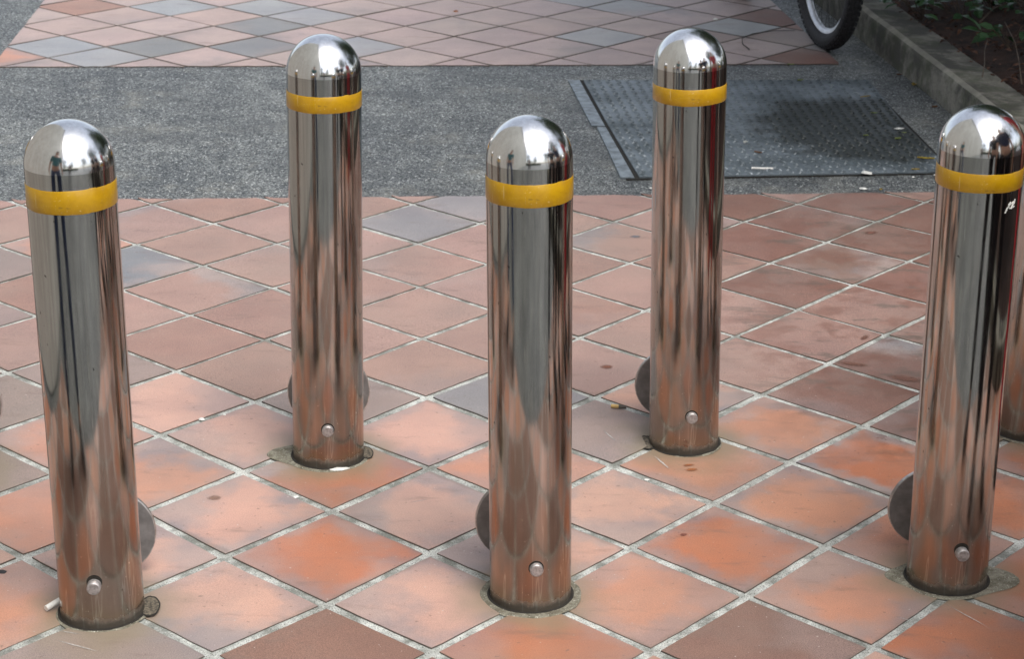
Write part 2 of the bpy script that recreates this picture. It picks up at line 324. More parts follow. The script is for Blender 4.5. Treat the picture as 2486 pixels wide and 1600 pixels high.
def tile_field(name, node, rng, H, desc, default, gw):
    verts, faces, tl, fl, uvl = [], [], [], [], []
    for i in range(rng[0], rng[1]):
        for j in range(rng[2], rng[3]):
            q = [node(i, j), node(i + 1, j), node(i + 1, j + 1), node(i, j + 1)]
            rnd = random.Random(i * 131 + j * 7919)
            wide = .0028 if (desc is NT and i - j >= -1) else 0
            ins = [rnd.uniform(*gw) + wide for _ in range(4)]
            # inset quad
            lines = []
            cx = sum(a[0] for a in q) / 4; cy = sum(a[1] for a in q) / 4
            for k in range(4):
                a, b, c = through(q[k], q[(k + 1) % 4], (cx, cy)); lines.append((a, b, c - ins[k]))
            P = [(cx - 1, cy - 1), (cx + 1, cy - 1), (cx + 1, cy + 1), (cx - 1, cy + 1)]
            for h in lines: P = clip(P, *h)
            for h in H: P = clip(P, *h)
            if len(P) < 3: continue
            # wobbly outline
            out = []
            for k in range(len(P)):
                a, b = P[k], P[(k + 1) % len(P)]; L = math.hypot(b[0] - a[0], b[1] - a[1])
                if L < 1e-4: continue
                n = max(1, int(L / 0.03)); nx, ny = (b[1] - a[1]) / L, -(b[0] - a[0]) / L
                for t in range(n):
                    s_ = t / n; px, py = a[0] + s_ * (b[0] - a[0]), a[1] + s_ * (b[1] - a[1])
                    j_ = (noise.noise(Vector((px * 14, py * 14, 3.3))) * 0.0018 + rnd.uniform(-.0005, .0005))
                    if t == 0: j_ = -0.0012
                    hh = H[0]
                    if abs(hh[0] * px + hh[1] * py - hh[2]) < 1e-4: j_ = -0.004 - 0.010 * abs(noise.noise(Vector((px * 9, 1.7, py)))) - .006 * rnd.random()
                    out.append((px + nx * j_, py + ny * j_))
            if len(out) < 3: continue
            area = sum(out[k][0] * out[(k + 1) % len(out)][1] - out[(k + 1) % len(out)][0] * out[k][1] for k in range(len(out)))
            if area < 0: out.reverse()
            gx = sum(a[0] for a in out) / len(out); gy = sum(a[1] for a in out) / len(out)
            tx, ty, dz = rnd.uniform(-.004, .004), rnd.uniform(-.004, .004), rnd.uniform(-.0006, .0004)
            base = len(verts); n = len(out)
            for (px, py) in out: verts.append((px, py, -0.006))
            for (px, py) in out:
                verts.append((px, py, -0.0008 + tx * (px - gx) + ty * (py - gy) + dz))
            for (px, py) in out:
                L = math.hypot(px - gx, py - gy) + 1e-9; k = 1 - 0.0012 / L
                x_, y_ = gx + (px - gx) * k, gy + (py - gy) * k
                verts.append((x_, y_, tx * (x_ - gx) + ty * (y_ - gy) + dz))
            fcs = [tuple(base + 2 * n + k for k in range(n))]
            for r in (0, 1):
                for k in range(n):
                    k2 = (k + 1) % n; fcs.append((base + r * n + k, base + r * n + k2, base + (r + 1) * n + k2, base + (r + 1) * n + k))
            d = desc.get((i, j)) or default(i, j, rnd)
            if isinstance(d, str): d = (d, rnd.uniform(0, 360), rnd.choice([0, 0, .25]), 0.0 if d not in 'LOo' else .4)
            c = PAL[d[0]]; v_ = rnd.uniform(.95, 1.05); lc = lin(*c[:3])
            col = (lc[0] * v_ * rnd.uniform(.98, 1.03), lc[1] * v_, lc[2] * v_ * rnd.uniform(.97, 1.03), c[3])
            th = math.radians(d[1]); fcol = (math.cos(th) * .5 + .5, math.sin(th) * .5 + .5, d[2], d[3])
            det = ux * vy - uy * vx
            n0 = q[0]
            for f in fcs:
                faces.append(f)
                for vi in f:
                    rx, ry = verts[vi][0] - n0[0], verts[vi][1] - n0[1]
                    uvl.append(((rx * vy - ry * vx) / det / S, (ry * ux - rx * uy) / det / S)); tl.append(col); fl.append(fcol)
    me = bpy.data.meshes.new(name); me.from_pydata(verts, [], faces)
    a = me.color_attributes.new('tint', 'FLOAT_COLOR', 'CORNER'); b = me.color_attributes.new('flash', 'FLOAT_COLOR', 'CORNER')
    a.data.foreach_set('color', [x for t in tl for x in t]); b.data.foreach_set('color', [x for t in fl for x in t])
    u = me.uv_layers.new(name='TileUV'); u.data.foreach_set('uv', [x for t in uvl for x in t])
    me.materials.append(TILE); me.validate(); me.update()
    o = bpy.data.objects.new(name, me); C.objects.link(o); return tag(o, kind='structure')
def dn(i, j, r):
    s_ = i - j
    if s_ < -1: return r.choice('PPPPp') if i + j < 6 else r.choice('PpD')
    if s_ <= 4: return (r.choice('LoO'), r.uniform(0, 360), r.uniform(0, .5), .4)
    return r.choice('RoLR')
def df(i, j, r): return (r.choice('FFFFFFg'), r.uniform(0, 360), r.choice([0, 0, 0, .5]), 0)
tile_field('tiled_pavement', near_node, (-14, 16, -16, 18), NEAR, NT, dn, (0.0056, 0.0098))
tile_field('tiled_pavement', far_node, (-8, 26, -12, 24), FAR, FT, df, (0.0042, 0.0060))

# ------------------------------------------------------------------ concrete kerb and planting bed
def concrete(name, c1, c2, moss=0.5):
    M = Mat(name); p = M.pos(); n1 = M.noise(p, 5, 6, 0.65); n2 = M.noise(p, 90, 4, 0.7); n3 = M.noise(p, 11, 4)
    col = M.mix(M.ramp(n1, 0.40, 0.60), c1, c2)
    col = M.mix(M.ramp(n2, 0.4, 0.7, 0, .45), col, (0.07, 0.07, 0.06, 1))
    col = M.mix(M.math('MULTIPLY', M.ramp(n3, 0.45, 0.62), moss), col, (0.055, 0.065, 0.03, 1))
    M.set('Base Color', col); M.set('Roughness', 0.88); M.bump(n2, 0.6, 0.004); return M.m
KERB_M = concrete('mossy_concrete', (0.06, 0.056, 0.045, 1), (0.24, 0.225, 0.185, 1), .5)
def worn_lit_arris(m):  # paler kerb edge: wear, plus the lit bevel painted in by facing
    nt = m.node_tree; b = nt.nodes['Principled BSDF']; src = b.inputs['Base Color'].links[0].from_socket
    g = nt.nodes.new('ShaderNodeNewGeometry'); s_ = nt.nodes.new('ShaderNodeSeparateXYZ'); nt.links.new(g.outputs['True Normal'], s_.inputs[0])
    a = nt.nodes.new('ShaderNodeMapRange'); a.inputs[1].default_value = -.95; a.inputs[2].default_value = -.3; nt.links.new(s_.outputs[0], a.inputs[0])
    c = nt.nodes.new('ShaderNodeMapRange'); c.inputs[1].default_value = -.3; c.inputs[2].default_value = -.08; c.inputs[3].default_value = 1; c.inputs[4].default_value = 0; nt.links.new(s_.outputs[0], c.inputs[0])
    n = nt.nodes.new('ShaderNodeTexNoise'); n.inputs['Scale'].default_value = 7; nt.links.new(g.outputs['Position'], n.inputs['Vector'])
    m1 = nt.nodes.new('ShaderNodeMath'); m1.operation = 'MULTIPLY'; nt.links.new(a.outputs[0], m1.inputs[0]); nt.links.new(c.outputs[0], m1.inputs[1])
    m2 = nt.nodes.new('ShaderNodeMath'); m2.operation = 'MULTIPLY'; nt.links.new(m1.outputs[0], m2.inputs[0]); nt.links.new(n.outputs[0], m2.inputs[1])
    n.inputs['Detail'].default_value = 5
    mx = nt.nodes.new('ShaderNodeMix'); mx.data_type = 'RGBA'; nt.links.new(m2.outputs[0], mx.inputs[0]); nt.links.new(src, mx.inputs[6]); mx.inputs[7].default_value = (.5, .48, .40, 1)
    nt.links.new(mx.outputs[2], b.inputs['Base Color'])
worn_lit_arris(KERB_M)
def along(y0, y1): return [(kerb_x(y), y) for y in (y0, y1)]
bm = bmesh.new()
prof = [(0.0, -0.03), (0.004, 0.105), (0.010, 0.122), (0.030, 0.134), (0.185, 0.130), (0.200, 0.118), (0.205, -0.03)]
ring_prev = None; ny = 90
for k in range(ny + 1):
    y = 1.5 + (13.5 - 1.5) * k / ny; x = kerb_x(y)
    ring = []
    for (d, z) in prof:
        jx = noise.noise(Vector((d * 9, y * 3.1, z * 7))) * 0.006; jz = noise.noise(Vector((d * 5, y * 4.3, 9))) * 0.004 if z > 0 else 0
        ring.append(bm.verts.new((x + (d + jx) * 0.994, y + d * 0.108, z + jz)))
    if ring_prev:
        for a in range(len(prof) - 1): bm.faces.new((ring_prev[a], ring_prev[a + 1], ring[a + 1], ring[a]))
    ring_prev = ring
tag(obj('kerb', bm, KERB_M, smooth=True), kind='structure')
# soil
M = Mat('leafy_soil'); p = M.pos(); n1 = M.noise(p, 9, 6, 0.7); n2 = M.noise(p, 60, 5, 0.75)
col = M.mix(M.ramp(n1, 0.35, 0.65), (0.020, 0.011, 0.007, 1), (0.065, 0.030, 0.018, 1)); col = M.mix(M.ramp(n2, 0.5, 0.7), col, (0.07, 0.036, 0.022, 1))
M.set('Base Color', col); M.set('Roughness', 0.95); M.bump(n2, 1.0, 0.02); SOIL = M.m
bm = bmesh.new(); grid_ = []
for a in range(60):
    row = []
    for b in range(50):
        y = 1.5 + 12 * a / 59; d = 0.2 + 4.5 * (b / 49) ** 1.5
        x = kerb_x(y) + d; z = 0.100 + 0.03 * noise.noise(Vector((x * 3, y * 3, 0))) + 0.012 * noise.noise(Vector((x * 14, y * 14, 2))) + min(0.22, (d - 0.2) * 0.12)
        row.append(bm.verts.new((x, y, z)))
    grid_.append(row)
for a in range(59):
    for b in range(49): bm.faces.new((grid_[a][b], grid_[a][b + 1], grid_[a + 1][b + 1], grid_[a + 1][b]))
tag(obj('soil', bm, SOIL, smooth=True), kind='structure')

# ------------------------------------------------------------------ plants
def leaf_mat(name, c, c2, rough=0.45):
    M = Mat(name); oi = M.n('NewGeometry'); v = oi.outputs['Random Per Island']
    M.set('Base Color', M.mix(v, c, c2)); M.set('Roughness', rough)
    M.set('Transmission Weight', 0.0); M.set('Subsurface Weight', 0.0); return M.m
LEAF = leaf_mat('green_leaf', (0.016, 0.042, 0.011, 1), (0.045, 0.095, 0.024, 1))
LEAF2 = leaf_mat('glossy_leaf', (0.022, 0.06, 0.022, 1), (0.06, 0.135, 0.05, 1), 0.35)
DEAD = leaf_mat('dead_leaf', (0.04, 0.018, 0.011, 1), (0.14, 0.065, 0.038, 1), 0.85)
BARK = simple('bark', (0.09, 0.065, 0.045), 0.9, nscale=12, var=.4, bump=.8, bd=.01)
def add_leaf(bm, base, d, n, L, W, curl=0.15):
    d = Vector(d).normalized(); n = Vector(n); n = (n - d * n.dot(d)).normalized(); s_ = d.cross(n)
    base = Vector(base)
    pts = [(0, 0, 0), (.3, .42, .04), (.65, .38, .02), (1, 0, -curl), (.65, -.38, .02), (.3, -.42, .04)]
    mid = bm.verts.new(base + d * L * .5 - n * L * .03)
    vs = [bm.verts.new(base + d * (L * a) + s_ * (W * b) + n * (L * c)) for a, b, c in pts]
    for k in range(6): bm.faces.new((mid, vs[k], vs[(k + 1) % 6]))
def quad_leaf(bm, c, n, L):
    n = Vector(n).normalized(); t = n.orthogonal().normalized(); t = Matrix.Rotation(random.uniform(0, 6.28), 3, n) @ t; s_ = n.cross(t)
    c = Vector(c); vs = [bm.verts.new(c + t * L * .5), bm.verts.new(c + s_ * L * .28), bm.verts.new(c - t * L * .5), bm.verts.new(c - s_ * L * .28)]
    bm.faces.new(vs)
def rnd_dir(r): 
    while True:
        v = Vector((r.uniform(-1, 1), r.uniform(-1, 1), r.uniform(-1, 1)))
        if 0.05 < v.length < 1: return v.normalized()
def tree(x, y, h, cr, nleaf, label, seed, leafL=0.09, base=2.2, cat='tree', group=None, name='tree'):
    r = random.Random(seed); random.seed(seed)
    t = empty(name, (x, y, 0)); tag(t, label, cat, group)
    bm = bmesh.new(); tips = []
    def branch(p, d, L, rad, lev):
        pts = [p]; rr = [rad]; q = Vector(p); dd = Vector(d)
        for k in range(4):
            dd = (dd + rnd_dir(r) * 0.22 + Vector((0, 0, .08))).normalized(); q = q + dd * L / 4; pts.append(q.copy()); rr.append(rad * (1 - .17 * (k + 1)))
            if lev >= 1: tips.append(q.copy())
        tube(bm, pts, rr, 7 if lev == 0 else 5)
        if lev < 3:
            for k in range(4 if lev == 0 else 3):
                b = pts[2 + k % 3] if lev else pts[2 + k % 3]
                nd_ = (dd * .5 + rnd_dir(r) * .9 + Vector((0, 0, .25))).normalized(); branch(b, nd_, L * .62, rad * .5, lev + 1)
    branch(Vector((0, 0, -.05)), Vector((0, 0, 1)), h * .62, h * .022 + .03, 0)
    obj('trunk', bm, BARK, t, smooth=True)
    bm = bmesh.new(); tips = [q for q in tips if q.z > base] or [Vector((0, 0, h * .7))]
    cl = [q + rnd_dir(r) * cr * .22 for q in tips]; 
    while len(cl) < 60: cl.append(r.choice(tips) + rnd_dir(r) * cr * .35)
    for k in range(nleaf):
        c = cl[k % len(cl)]; o_ = rnd_dir(r) * (r.random() ** .5) * cr * .26; pnt = c + o_
        if pnt.z < base * .85: continue
        quad_leaf(bm, pnt, o_ + rnd_dir(r) * .8 + Vector((0, 0, .6)), leafL * r.uniform(.7, 1.3))
    obj('crown', bm, LEAF, t, normals=False); return t
tree(4.6, 6.4, 5.2, 2.4, 7000, 'leafy tree rooted in the planting bed farthest from the road', 11, group='street trees')
tree(5.2, 1.6, 4.6, 2.3, 7000, 'broad leafy tree beside the bollard row, above the kerb', 12, group='street trees')
tree(7.6, -4.0, 5.0, 2.6, 7000, 'tallest leafy tree behind the onlookers', 13, group='street trees')
tree(-1.5, -13.0, 7.0, 3.6, 6000, 'leafy tree across the road behind the photographer', 14, .16, group='street trees')
tree(4.2, -13.5, 6.4, 3.4, 6000, 'round tree across the road beside the hedge', 15, .16, group='street trees')
def shrub(x, y, z, h, rad, n, label, seed, mat=LEAF, L=.06):
    r = random.Random(seed); random.seed(seed); t = empty('shrub', (x, y, z)); tag(t, label, 'shrub', 'shrubs in the planting bed')
    bm = bmesh.new(); tips = []
    for k in range(9):
        a = r.uniform(0, 6.28); q = Vector((math.cos(a) * rad * r.uniform(.3, .8), math.sin(a) * rad * r.uniform(.3, .8), h * r.uniform(.5, .95)))
        tube(bm, [(0, 0, -.03), q * .5 + Vector((0, 0, .05)), q], [.012, .008, .004], 5); tips.append(q)
    obj('stem', bm, BARK, t)
    bm = bmesh.new()
    for k in range(n):
        c = tips[k % 9] * r.uniform(.45, 1.05); o_ = rnd_dir(r); pnt = c + o_ * rad * .33 * r.random() ** .4
        pnt.z = max(.02, pnt.z); quad_leaf(bm, pnt, o_ + Vector((0, 0, .7)), L * r.uniform(.7, 1.4))
    obj('foliage', bm, mat, t, normals=False); return t
shrub(3.1, 3.2, .15, 1.3, .75, 2600, 'dense green shrub closest to the photographer', 21)
shrub(3.2, 5.0, .15, 1.1, .7, 2600, 'dense green shrub midway along the planting bed', 22)
shrub(3.25, 6.9, .15, 1.2, .7, 2600, 'dense green shrub nearest the corner with low plants', 23)
tree(2.9, 8.8, 4.2, 3.0, 17000, 'low spreading tree shading the corner of the planting bed', 16, .13, 1.35, group='street trees')
tree(3.0, 6.3, 4.4, 2.6, 15000, 'unseen leafy tree added to shade the chequer plates from the planting bed', 17, .13, 1.9, group='street trees')  # out-of-view tree added to darken the bed and right-hand tiles
shrub(2.75, 9.3, .2, 1.3, .7, 3500, 'dense green shrub under the spreading tree', 24)
shrub(2.75, 7.6, .2, 1.2, .6, 3000, 'dense green shrub at the right of the low plants', 25)
def low_plant(x, y, z, n, label, seed, L=.09, H=.22):
    r = random.Random(seed); t = empty('ground_plant', (x, y, z)); tag(t, label, 'plant', 'low plants at the back of the planting bed')
    bm = bmesh.new(); bl = bmesh.new()
    for k in range(n):
        a = r.uniform(0, 6.28); out = r.uniform(.04, .20); q = Vector((math.cos(a) * out, math.sin(a) * out, r.uniform(.35, 1) * H))
        tube(bm, [(0, 0, -.02), q * .55 + Vector((0, 0, .03)), q], [.003, .0025, .0015], 4)
        for s_ in range(3):
            dd = Vector((math.cos(a + r.uniform(-1.2, 1.2)), math.sin(a + r.uniform(-1.2, 1.2)), r.uniform(-.3, .5)))
            add_leaf(bl, q * r.uniform(.7, 1), dd, (r.uniform(-.4, .4), r.uniform(-.6, .2), 1), L * r.uniform(.6, 1.15), L * .62)
    obj('stem', bm, BARK, t); obj('leaves', bl, LEAF2, t, normals=False); return t
low_plant(1.80, 8.98, .12, 9, 'small leafy plant spilling over the kerb just behind the bicycle wheel', 31, .06, .12)
low_plant(1.97, 8.92, .12, 9, 'low green plant growing from the soil beyond the kerb top', 32, .07, .12)
low_plant(2.12, 8.98, .14, 12, 'leafy plant with drooping leaves at the top of the photo', 33, .08, .15)
low_plant(2.22, 8.70, .14, 10, 'leafy plant low in the brown soil in the top right corner', 34, .085, .15)
low_plant(2.04, 8.30, .14, 7, 'rounded-leaf plant lowest on the right edge of the photo', 35, .075, .09)
low_plant(2.5, 9.4, .18, 14, 'dark leafy plant deepest in the bed', 36, .11, .3)
low_plant(1.9, 9.5, .14, 14, 'dark leafy plant hugging the kerb beyond the top of the photo', 37, .10, .25)
# fallen leaves over the soil
bm = bmesh.new(); r = random.Random(5)
for k in range(2600):
    y = r.uniform(6.5, 12.5); d = .17 + 1.9 * r.random() ** 1.2; x = kerb_x(y) + d
    z = 0.112 + 0.03 * noise.noise(Vector((x * 3, y * 3, 0))) + min(0.22, (d - 0.2) * 0.12) + r.uniform(0.004, .016)
    add_leaf(bm, (x, y, max(z, .134 if d < .21 else 0)), (r.uniform(-1, 1), r.uniform(-1, 1), r.uniform(-.25, .25)), (r.uniform(-.5, .5), r.uniform(-.5, .5), 1), r.uniform(.02, .05), r.uniform(.012, .024), .3)
tag(obj('leaf_litter', bm, DEAD, normals=False), 'dry brown leaves scattered over the dark soil', 'leaf litter', kind='stuff')
TWIG = simple('dry_twig', (0.13, 0.10, 0.075), 0.85)
def twig(pts, rad, label, group='fallen twigs', mat=None, name='twig'):
    bm = bmesh.new(); tube(bm, pts, [rad * (1 - .5 * k / (len(pts) - 1)) for k in range(len(pts))], 6)
    return tag(obj(name, bm, mat or TWIG, smooth=True), label, 'twig', group)
twig([(1.80, 7.72, .142), (1.83, 7.83, .165), (1.86, 7.98, .19), (1.90, 8.12, .20)], .0026, 'bent dry twig standing off the kerb top above the bollard with the scratch')
twig([(1.93, 7.62, .14), (1.955, 7.8, .19), (1.97, 7.95, .23), (1.97, 8.15, .27)], .0026, 'upright forked twig at the soil edge nearest the right side of the photo')
twig([(2.0, 8.72, .15), (2.08, 8.83, .19), (2.2, 8.95, .2), (2.35, 9.02, .23)], .004, 'pale broken twig lying across the brown soil')
twig([(2.05, 9.15, .2), (2.3, 9.3, .24), (2.55, 9.3, .22), (2.8, 9.15, .2)], .005, 'long arching bare runner over the soil in the corner')
twig([(1.02, 8.78, .004), (1.0, 8.88, .006), (1.01, 9.0, .005), (1.07, 9.10, .006), (1.18, 9.17, .006), (1.27, 9.19, .004)], .0024, 'thin dark curved twig lying on the tiles beside the bicycle wheel', mat=simple('dark_twig', (0.03, 0.028, 0.025), .8))

# ------------------------------------------------------------------ steel access plates in the asphalt
def steel_plate_mat():
    M = Mat('chequer_steel'); p = M.pos(); n1 = M.noise(p, 3.2, 5, .65); n2 = M.noise(p, 45, 4, .7)
    col = M.mix(M.ramp(n1, .4, .65), (0.15, 0.18, 0.20, 1), (0.075, 0.095, 0.105, 1))
    col = M.mix(M.ramp(n2, .5, .75, 0, .5), col, (0.035, 0.04, 0.035, 1))
    s_ = M.n('SeparateXYZ', {0: p})
    zx = M.math('DIVIDE', M.math('SUBTRACT', s_.outputs[0], 1.36), 0.50); zy = M.math('DIVIDE', M.math('SUBTRACT', s_.outputs[1], 7.45), .52)
    wet = M.ramp(M.math('ADD', M.math('ADD', M.math('MULTIPLY', zx, zx), M.math('MULTIPLY', zy, zy)), M.math('MULTIPLY', M.noise(p, 7, 4, .6), 1.6)), 1.35, 1.85, 1.0, 0.0)
    col = M.mix(M.math('MULTIPLY', wet, .85), col, (0.014, 0.018, 0.015, 1))
    M.set('Base Color', col); M.set('Metallic', 0.25); M.set('Roughness', M.ramp(n1, .3, .7, .42, .58)); M.bump(n2, .3, .001); return M.m
PLATE = steel_plate_mat()
def lerp2(q, a, b):
    (x0, y0), (x1, y1), (x2, y2), (x3, y3) = q
    return ((1 - a) * (1 - b) * x0 + a * (1 - b) * x1 + a * b * x2 + (1 - a) * b * x3, (1 - a) * (1 - b) * y0 + a * (1 - b) * y1 + a * b * y2 + (1 - a) * b * y3)
def plate(q, label, nx, ny, z):
    t = empty('access_plate', (0, 0, 0)); tag(t, label, 'access plate', 'steel plates over the utility pit')
    bm = bmesh.new(); vs = [bm.verts.new((*lerp2(q, a, b), z)) for a, b in ((0, 0), (1, 0), (1, 1), (0, 1))]
    lo = [bm.verts.new((v.co.x, v.co.y, z - .008)) for v in vs]
    bm.faces.new(vs)
    for k in range(4): bm.faces.new((vs[k], vs[(k + 1) % 4], lo[(k + 1) % 4], lo[k]))
    r = random.Random(3)
    for i in range(nx):
        for j in range(ny):
            a, b = (i + .5) / nx, (j + .5) / ny; x, y = lerp2(q, a, b)
            an = (0.6 if (i + j) % 2 else -0.6) + .08; L, W, H = .0155, .0062, .0062 * r.uniform(.5, 1.0)
            c_, s_ = math.cos(an), math.sin(an); top = []; bot = []
            for k in range(6):
                t_ = 2 * PI * k / 6; lx, ly = math.cos(t_), math.sin(t_)
                bot.append(bm.verts.new((x + c_ * lx * L - s_ * ly * W, y + s_ * lx * L + c_ * ly * W, z)))
                top.append(bm.verts.new((x + .5 * (c_ * lx * L - s_ * ly * W), y + .5 * (s_ * lx * L + c_ * ly * W), z + H)))
            bm.faces.new(top)
            for k in range(6): bm.faces.new((bot[k], bot[(k + 1) % 6], top[(k + 1) % 6], top[k]))
    obj('plate', bm, PLATE, t, normals=False)
    return t
pA = plate([(0.353, 7.42), (1.475, 7.515), (1.455, 8.235), (0.278, 8.165)], 'blue-grey chequer plate set in the asphalt, the half nearer the bicycle wheel', 30, 20, .003)
pB = plate([(0.430, 6.742), (1.53, 6.865), (1.477, 7.509), (0.354, 7.414)], 'blue-grey chequer plate set in the asphalt, the half nearer the bollards', 30, 19, .0034)
FR = simple('worn_galvanised_frame', (0.17, 0.20, 0.22), .45, .3, nscale=25, var=.45)
DARKGAP = simple('dark_gap', (0.012, 0.011, 0.009), .95)
def strip(name, pts, z0, z1, mat, parent):
    bm = bmesh.new(); a = [bm.verts.new((x, y, z1)) for x, y in pts]; b = [bm.verts.new((x, y, z0)) for x, y in pts]
    bm.faces.new(a)
    n = len(pts)
    for k in range(n): bm.faces.new((a[k], a[(k + 1) % n], b[(k + 1) % n], b[k]))
    return obj(name, bm, mat, parent)
strip('frame', [(0.215, 8.165), (0.262, 8.165), (0.338, 7.432), (0.288, 7.437)], -.01, .002, FR, pA)
strip('frame', [(0.308, 7.42), (0.340, 7.42), (0.413, 6.738), (0.366, 6.738)], -.01, .002, FR, pB)
strip('dark_gap', [(0.230, 8.178), (1.44, 8.25), (1.54, 6.860), (0.385, 6.725)], -.01, -.001, DARKGAP, pA)

# ------------------------------------------------------------------ bollards
def steel_mat(name, rough, aniso, tube_=True, base_lo=(0.62, 0.61, 0.57), base_hi=(0.72, 0.71, 0.67)):
    M = Mat(name); o = M.obj()
    M.set('Metallic', 1.0)
    streak = M.noise(M.scale(o, (95, 95, 2.2)), 1.0, 4, .7); blot = M.noise(o, 9, 4, .65); fine = M.noise(o, 260, 2, .6)
    col = M.mix(M.ramp(streak, .35, .7), (*base_lo, 1), (*base_hi, 1))
    rg = M.ramp(blot, .35, .7, rough, rough + .05)
    if tube_:
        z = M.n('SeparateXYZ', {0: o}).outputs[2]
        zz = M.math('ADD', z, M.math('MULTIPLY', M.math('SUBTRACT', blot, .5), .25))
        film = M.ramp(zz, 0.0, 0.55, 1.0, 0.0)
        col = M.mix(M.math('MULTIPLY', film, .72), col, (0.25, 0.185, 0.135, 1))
        # water runs and lime marks
        run = M.ramp(M.noise(M.scale(o, (42, 42, 3.0)), 1.0, 3, .55), .58, .61)
        run2 = M.ramp(M.noise(M.scale(o, (42, 42, 3.0)), 1.0, 3, .55), .61, .64, 1, 0)
        edge = M.math('MULTIPLY', M.math('MULTIPLY', run, run2), M.ramp(z, .45, .12))
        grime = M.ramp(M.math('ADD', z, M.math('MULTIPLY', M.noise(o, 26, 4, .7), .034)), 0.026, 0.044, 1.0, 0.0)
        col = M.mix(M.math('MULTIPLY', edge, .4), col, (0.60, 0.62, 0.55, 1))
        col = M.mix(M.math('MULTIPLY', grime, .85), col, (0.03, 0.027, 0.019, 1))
        spk = M.math('MULTIPLY', M.ramp(M.noise(o, 210, 1, .5), .745, .77), M.ramp(z, .4, .1))
        col = M.mix(spk, col, (0.75, 0.74, 0.68, 1))
        drk = M.ramp(M.noise(M.scale(o, (1, 1, .6)), 95, 2, .5), .74, .77)
        col = M.mix(M.math('MULTIPLY', drk, .8), col, (0.03, 0.025, 0.02, 1))
        scr = M.ramp(M.noise(M.scale(o, (420, 420, 4.0)), 1.0, 1, .4), .735, .76)
        rg = M.math('ADD', rg, M.math('ADD', M.math('MULTIPLY', film, .095), M.math('MULTIPLY', scr, .2)))
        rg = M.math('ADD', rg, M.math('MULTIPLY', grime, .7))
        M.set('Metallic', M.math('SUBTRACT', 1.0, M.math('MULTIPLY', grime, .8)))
    M.set('Base Color', col); M.set('Roughness', rg)
    if aniso:
        tg = M.n('Tangent', direction_type='RADIAL', axis='Z'); M.set('Anisotropic', aniso); M.set('Anisotropic Rotation', 0.0); M.set('Tangent', tg.outputs[0])
    wav = M.noise(M.scale(o, (2.2, 2.2, 1.1)), 3.0, 2, .5)
    M.bump(wav, .03, .004)
    return M.m
STEEL = steel_mat('polished_steel_tube', .065, .78, True, (0.43, 0.415, 0.39), (0.54, 0.525, 0.50))
DOME = steel_mat('polished_steel_dome', .12, 0, False, (0.74, 0.74, 0.73), (0.84, 0.84, 0.83))
BRUSH = simple('dull_brushed_steel', (0.25, 0.24, 0.235), .48, .35, nscale=30, var=.22, bump=.15)
RIMM = simple('worn_disc_rim', (0.42, 0.40, 0.38), .35, .7, nscale=60, var=.3)
M = Mat('amber_reflective_tape'); o_ = M.obj(); n1 = M.noise(o_, 22, 4, .7); n2 = M.noise(o_, 300, 2)
col = M.mix(M.ramp(n1, .3, .7), (0.40, 0.215, 0.003, 1), (0.50, 0.285, 0.004, 1)); col = M.mix(M.ramp(n2, .66, .74), col, (0.62, 0.45, 0.16, 1))
zt = M.noise(M.scale(o_, (18, 18, 90)), 1.0, 4, .7); col = M.mix(M.ramp(zt, .62, .70, 0, .6), col, (0.16, 0.09, 0.02, 1))
sct = M.ramp(M.noise(M.scale(o_, (260, 260, 12)), 1.0, 1, .4), .72, .75); col = M.mix(M.math('MULTIPLY', sct, .6), col, (0.62, 0.5, 0.24, 1))
M.set('Base Color', col); M.set('Roughness', .30); M.set('Coat Weight', .4); M.set('Coat Roughness', .2); TAPE = M.m
M = Mat('collar_mortar'); p = M.pos(); n1 = M.noise(p, 40, 5, .7); n2 = M.noise(p, 300, 3, .7)
col = M.mix(M.ramp(n1, .35, .65), (0.12, 0.108, 0.075, 1), (0.25, 0.24, 0.185, 1)); col = M.mix(M.ramp(n2, .6, .68), col, (0.58, 0.57, 0.5, 1)); col = M.mix(M.ramp(n2, .34, .42, 1, 0), col, (0.07, 0.065, 0.05, 1))
M.set('Base Color', col); M.set('Roughness', .9); M.bump(n2, .8, .003); MORTAR = M.m
GAPM = simple('socket_shadow_gap', (0.018, 0.015, 0.011), .9)
RING = simple('grimy_socket_ring', (0.11, 0.092, 0.066), .85, nscale=150, var=.7, bump=1.0, bd=.004)
WHITE = simple('chalky_white', (0.7, 0.7, 0.66), .7, var=.1)
RAD = 0.0821; POST_GROUP = 'stainless steel bollards standing on the tiled pavement'
def blob_ring(bm, r_in, rfun, z, n=72, thick=.003):
    A = []; B = []; D = []
    for k in range(n):
        a = 2 * PI * k / n; ro = rfun(a)
        A.append(bm.verts.new((r_in * math.cos(a), r_in * math.sin(a), z))); B.append(bm.verts.new((ro * math.cos(a), ro * math.sin(a), z)))
        D.append(bm.verts.new(((ro + .003) * math.cos(a), (ro + .003) * math.sin(a), z - thick)))
    for k in range(n):
        j = (k + 1) % n; bm.faces.new((A[k], B[k], B[j], A[j])); bm.faces.new((B[k], D[k], D[j], B[j]))
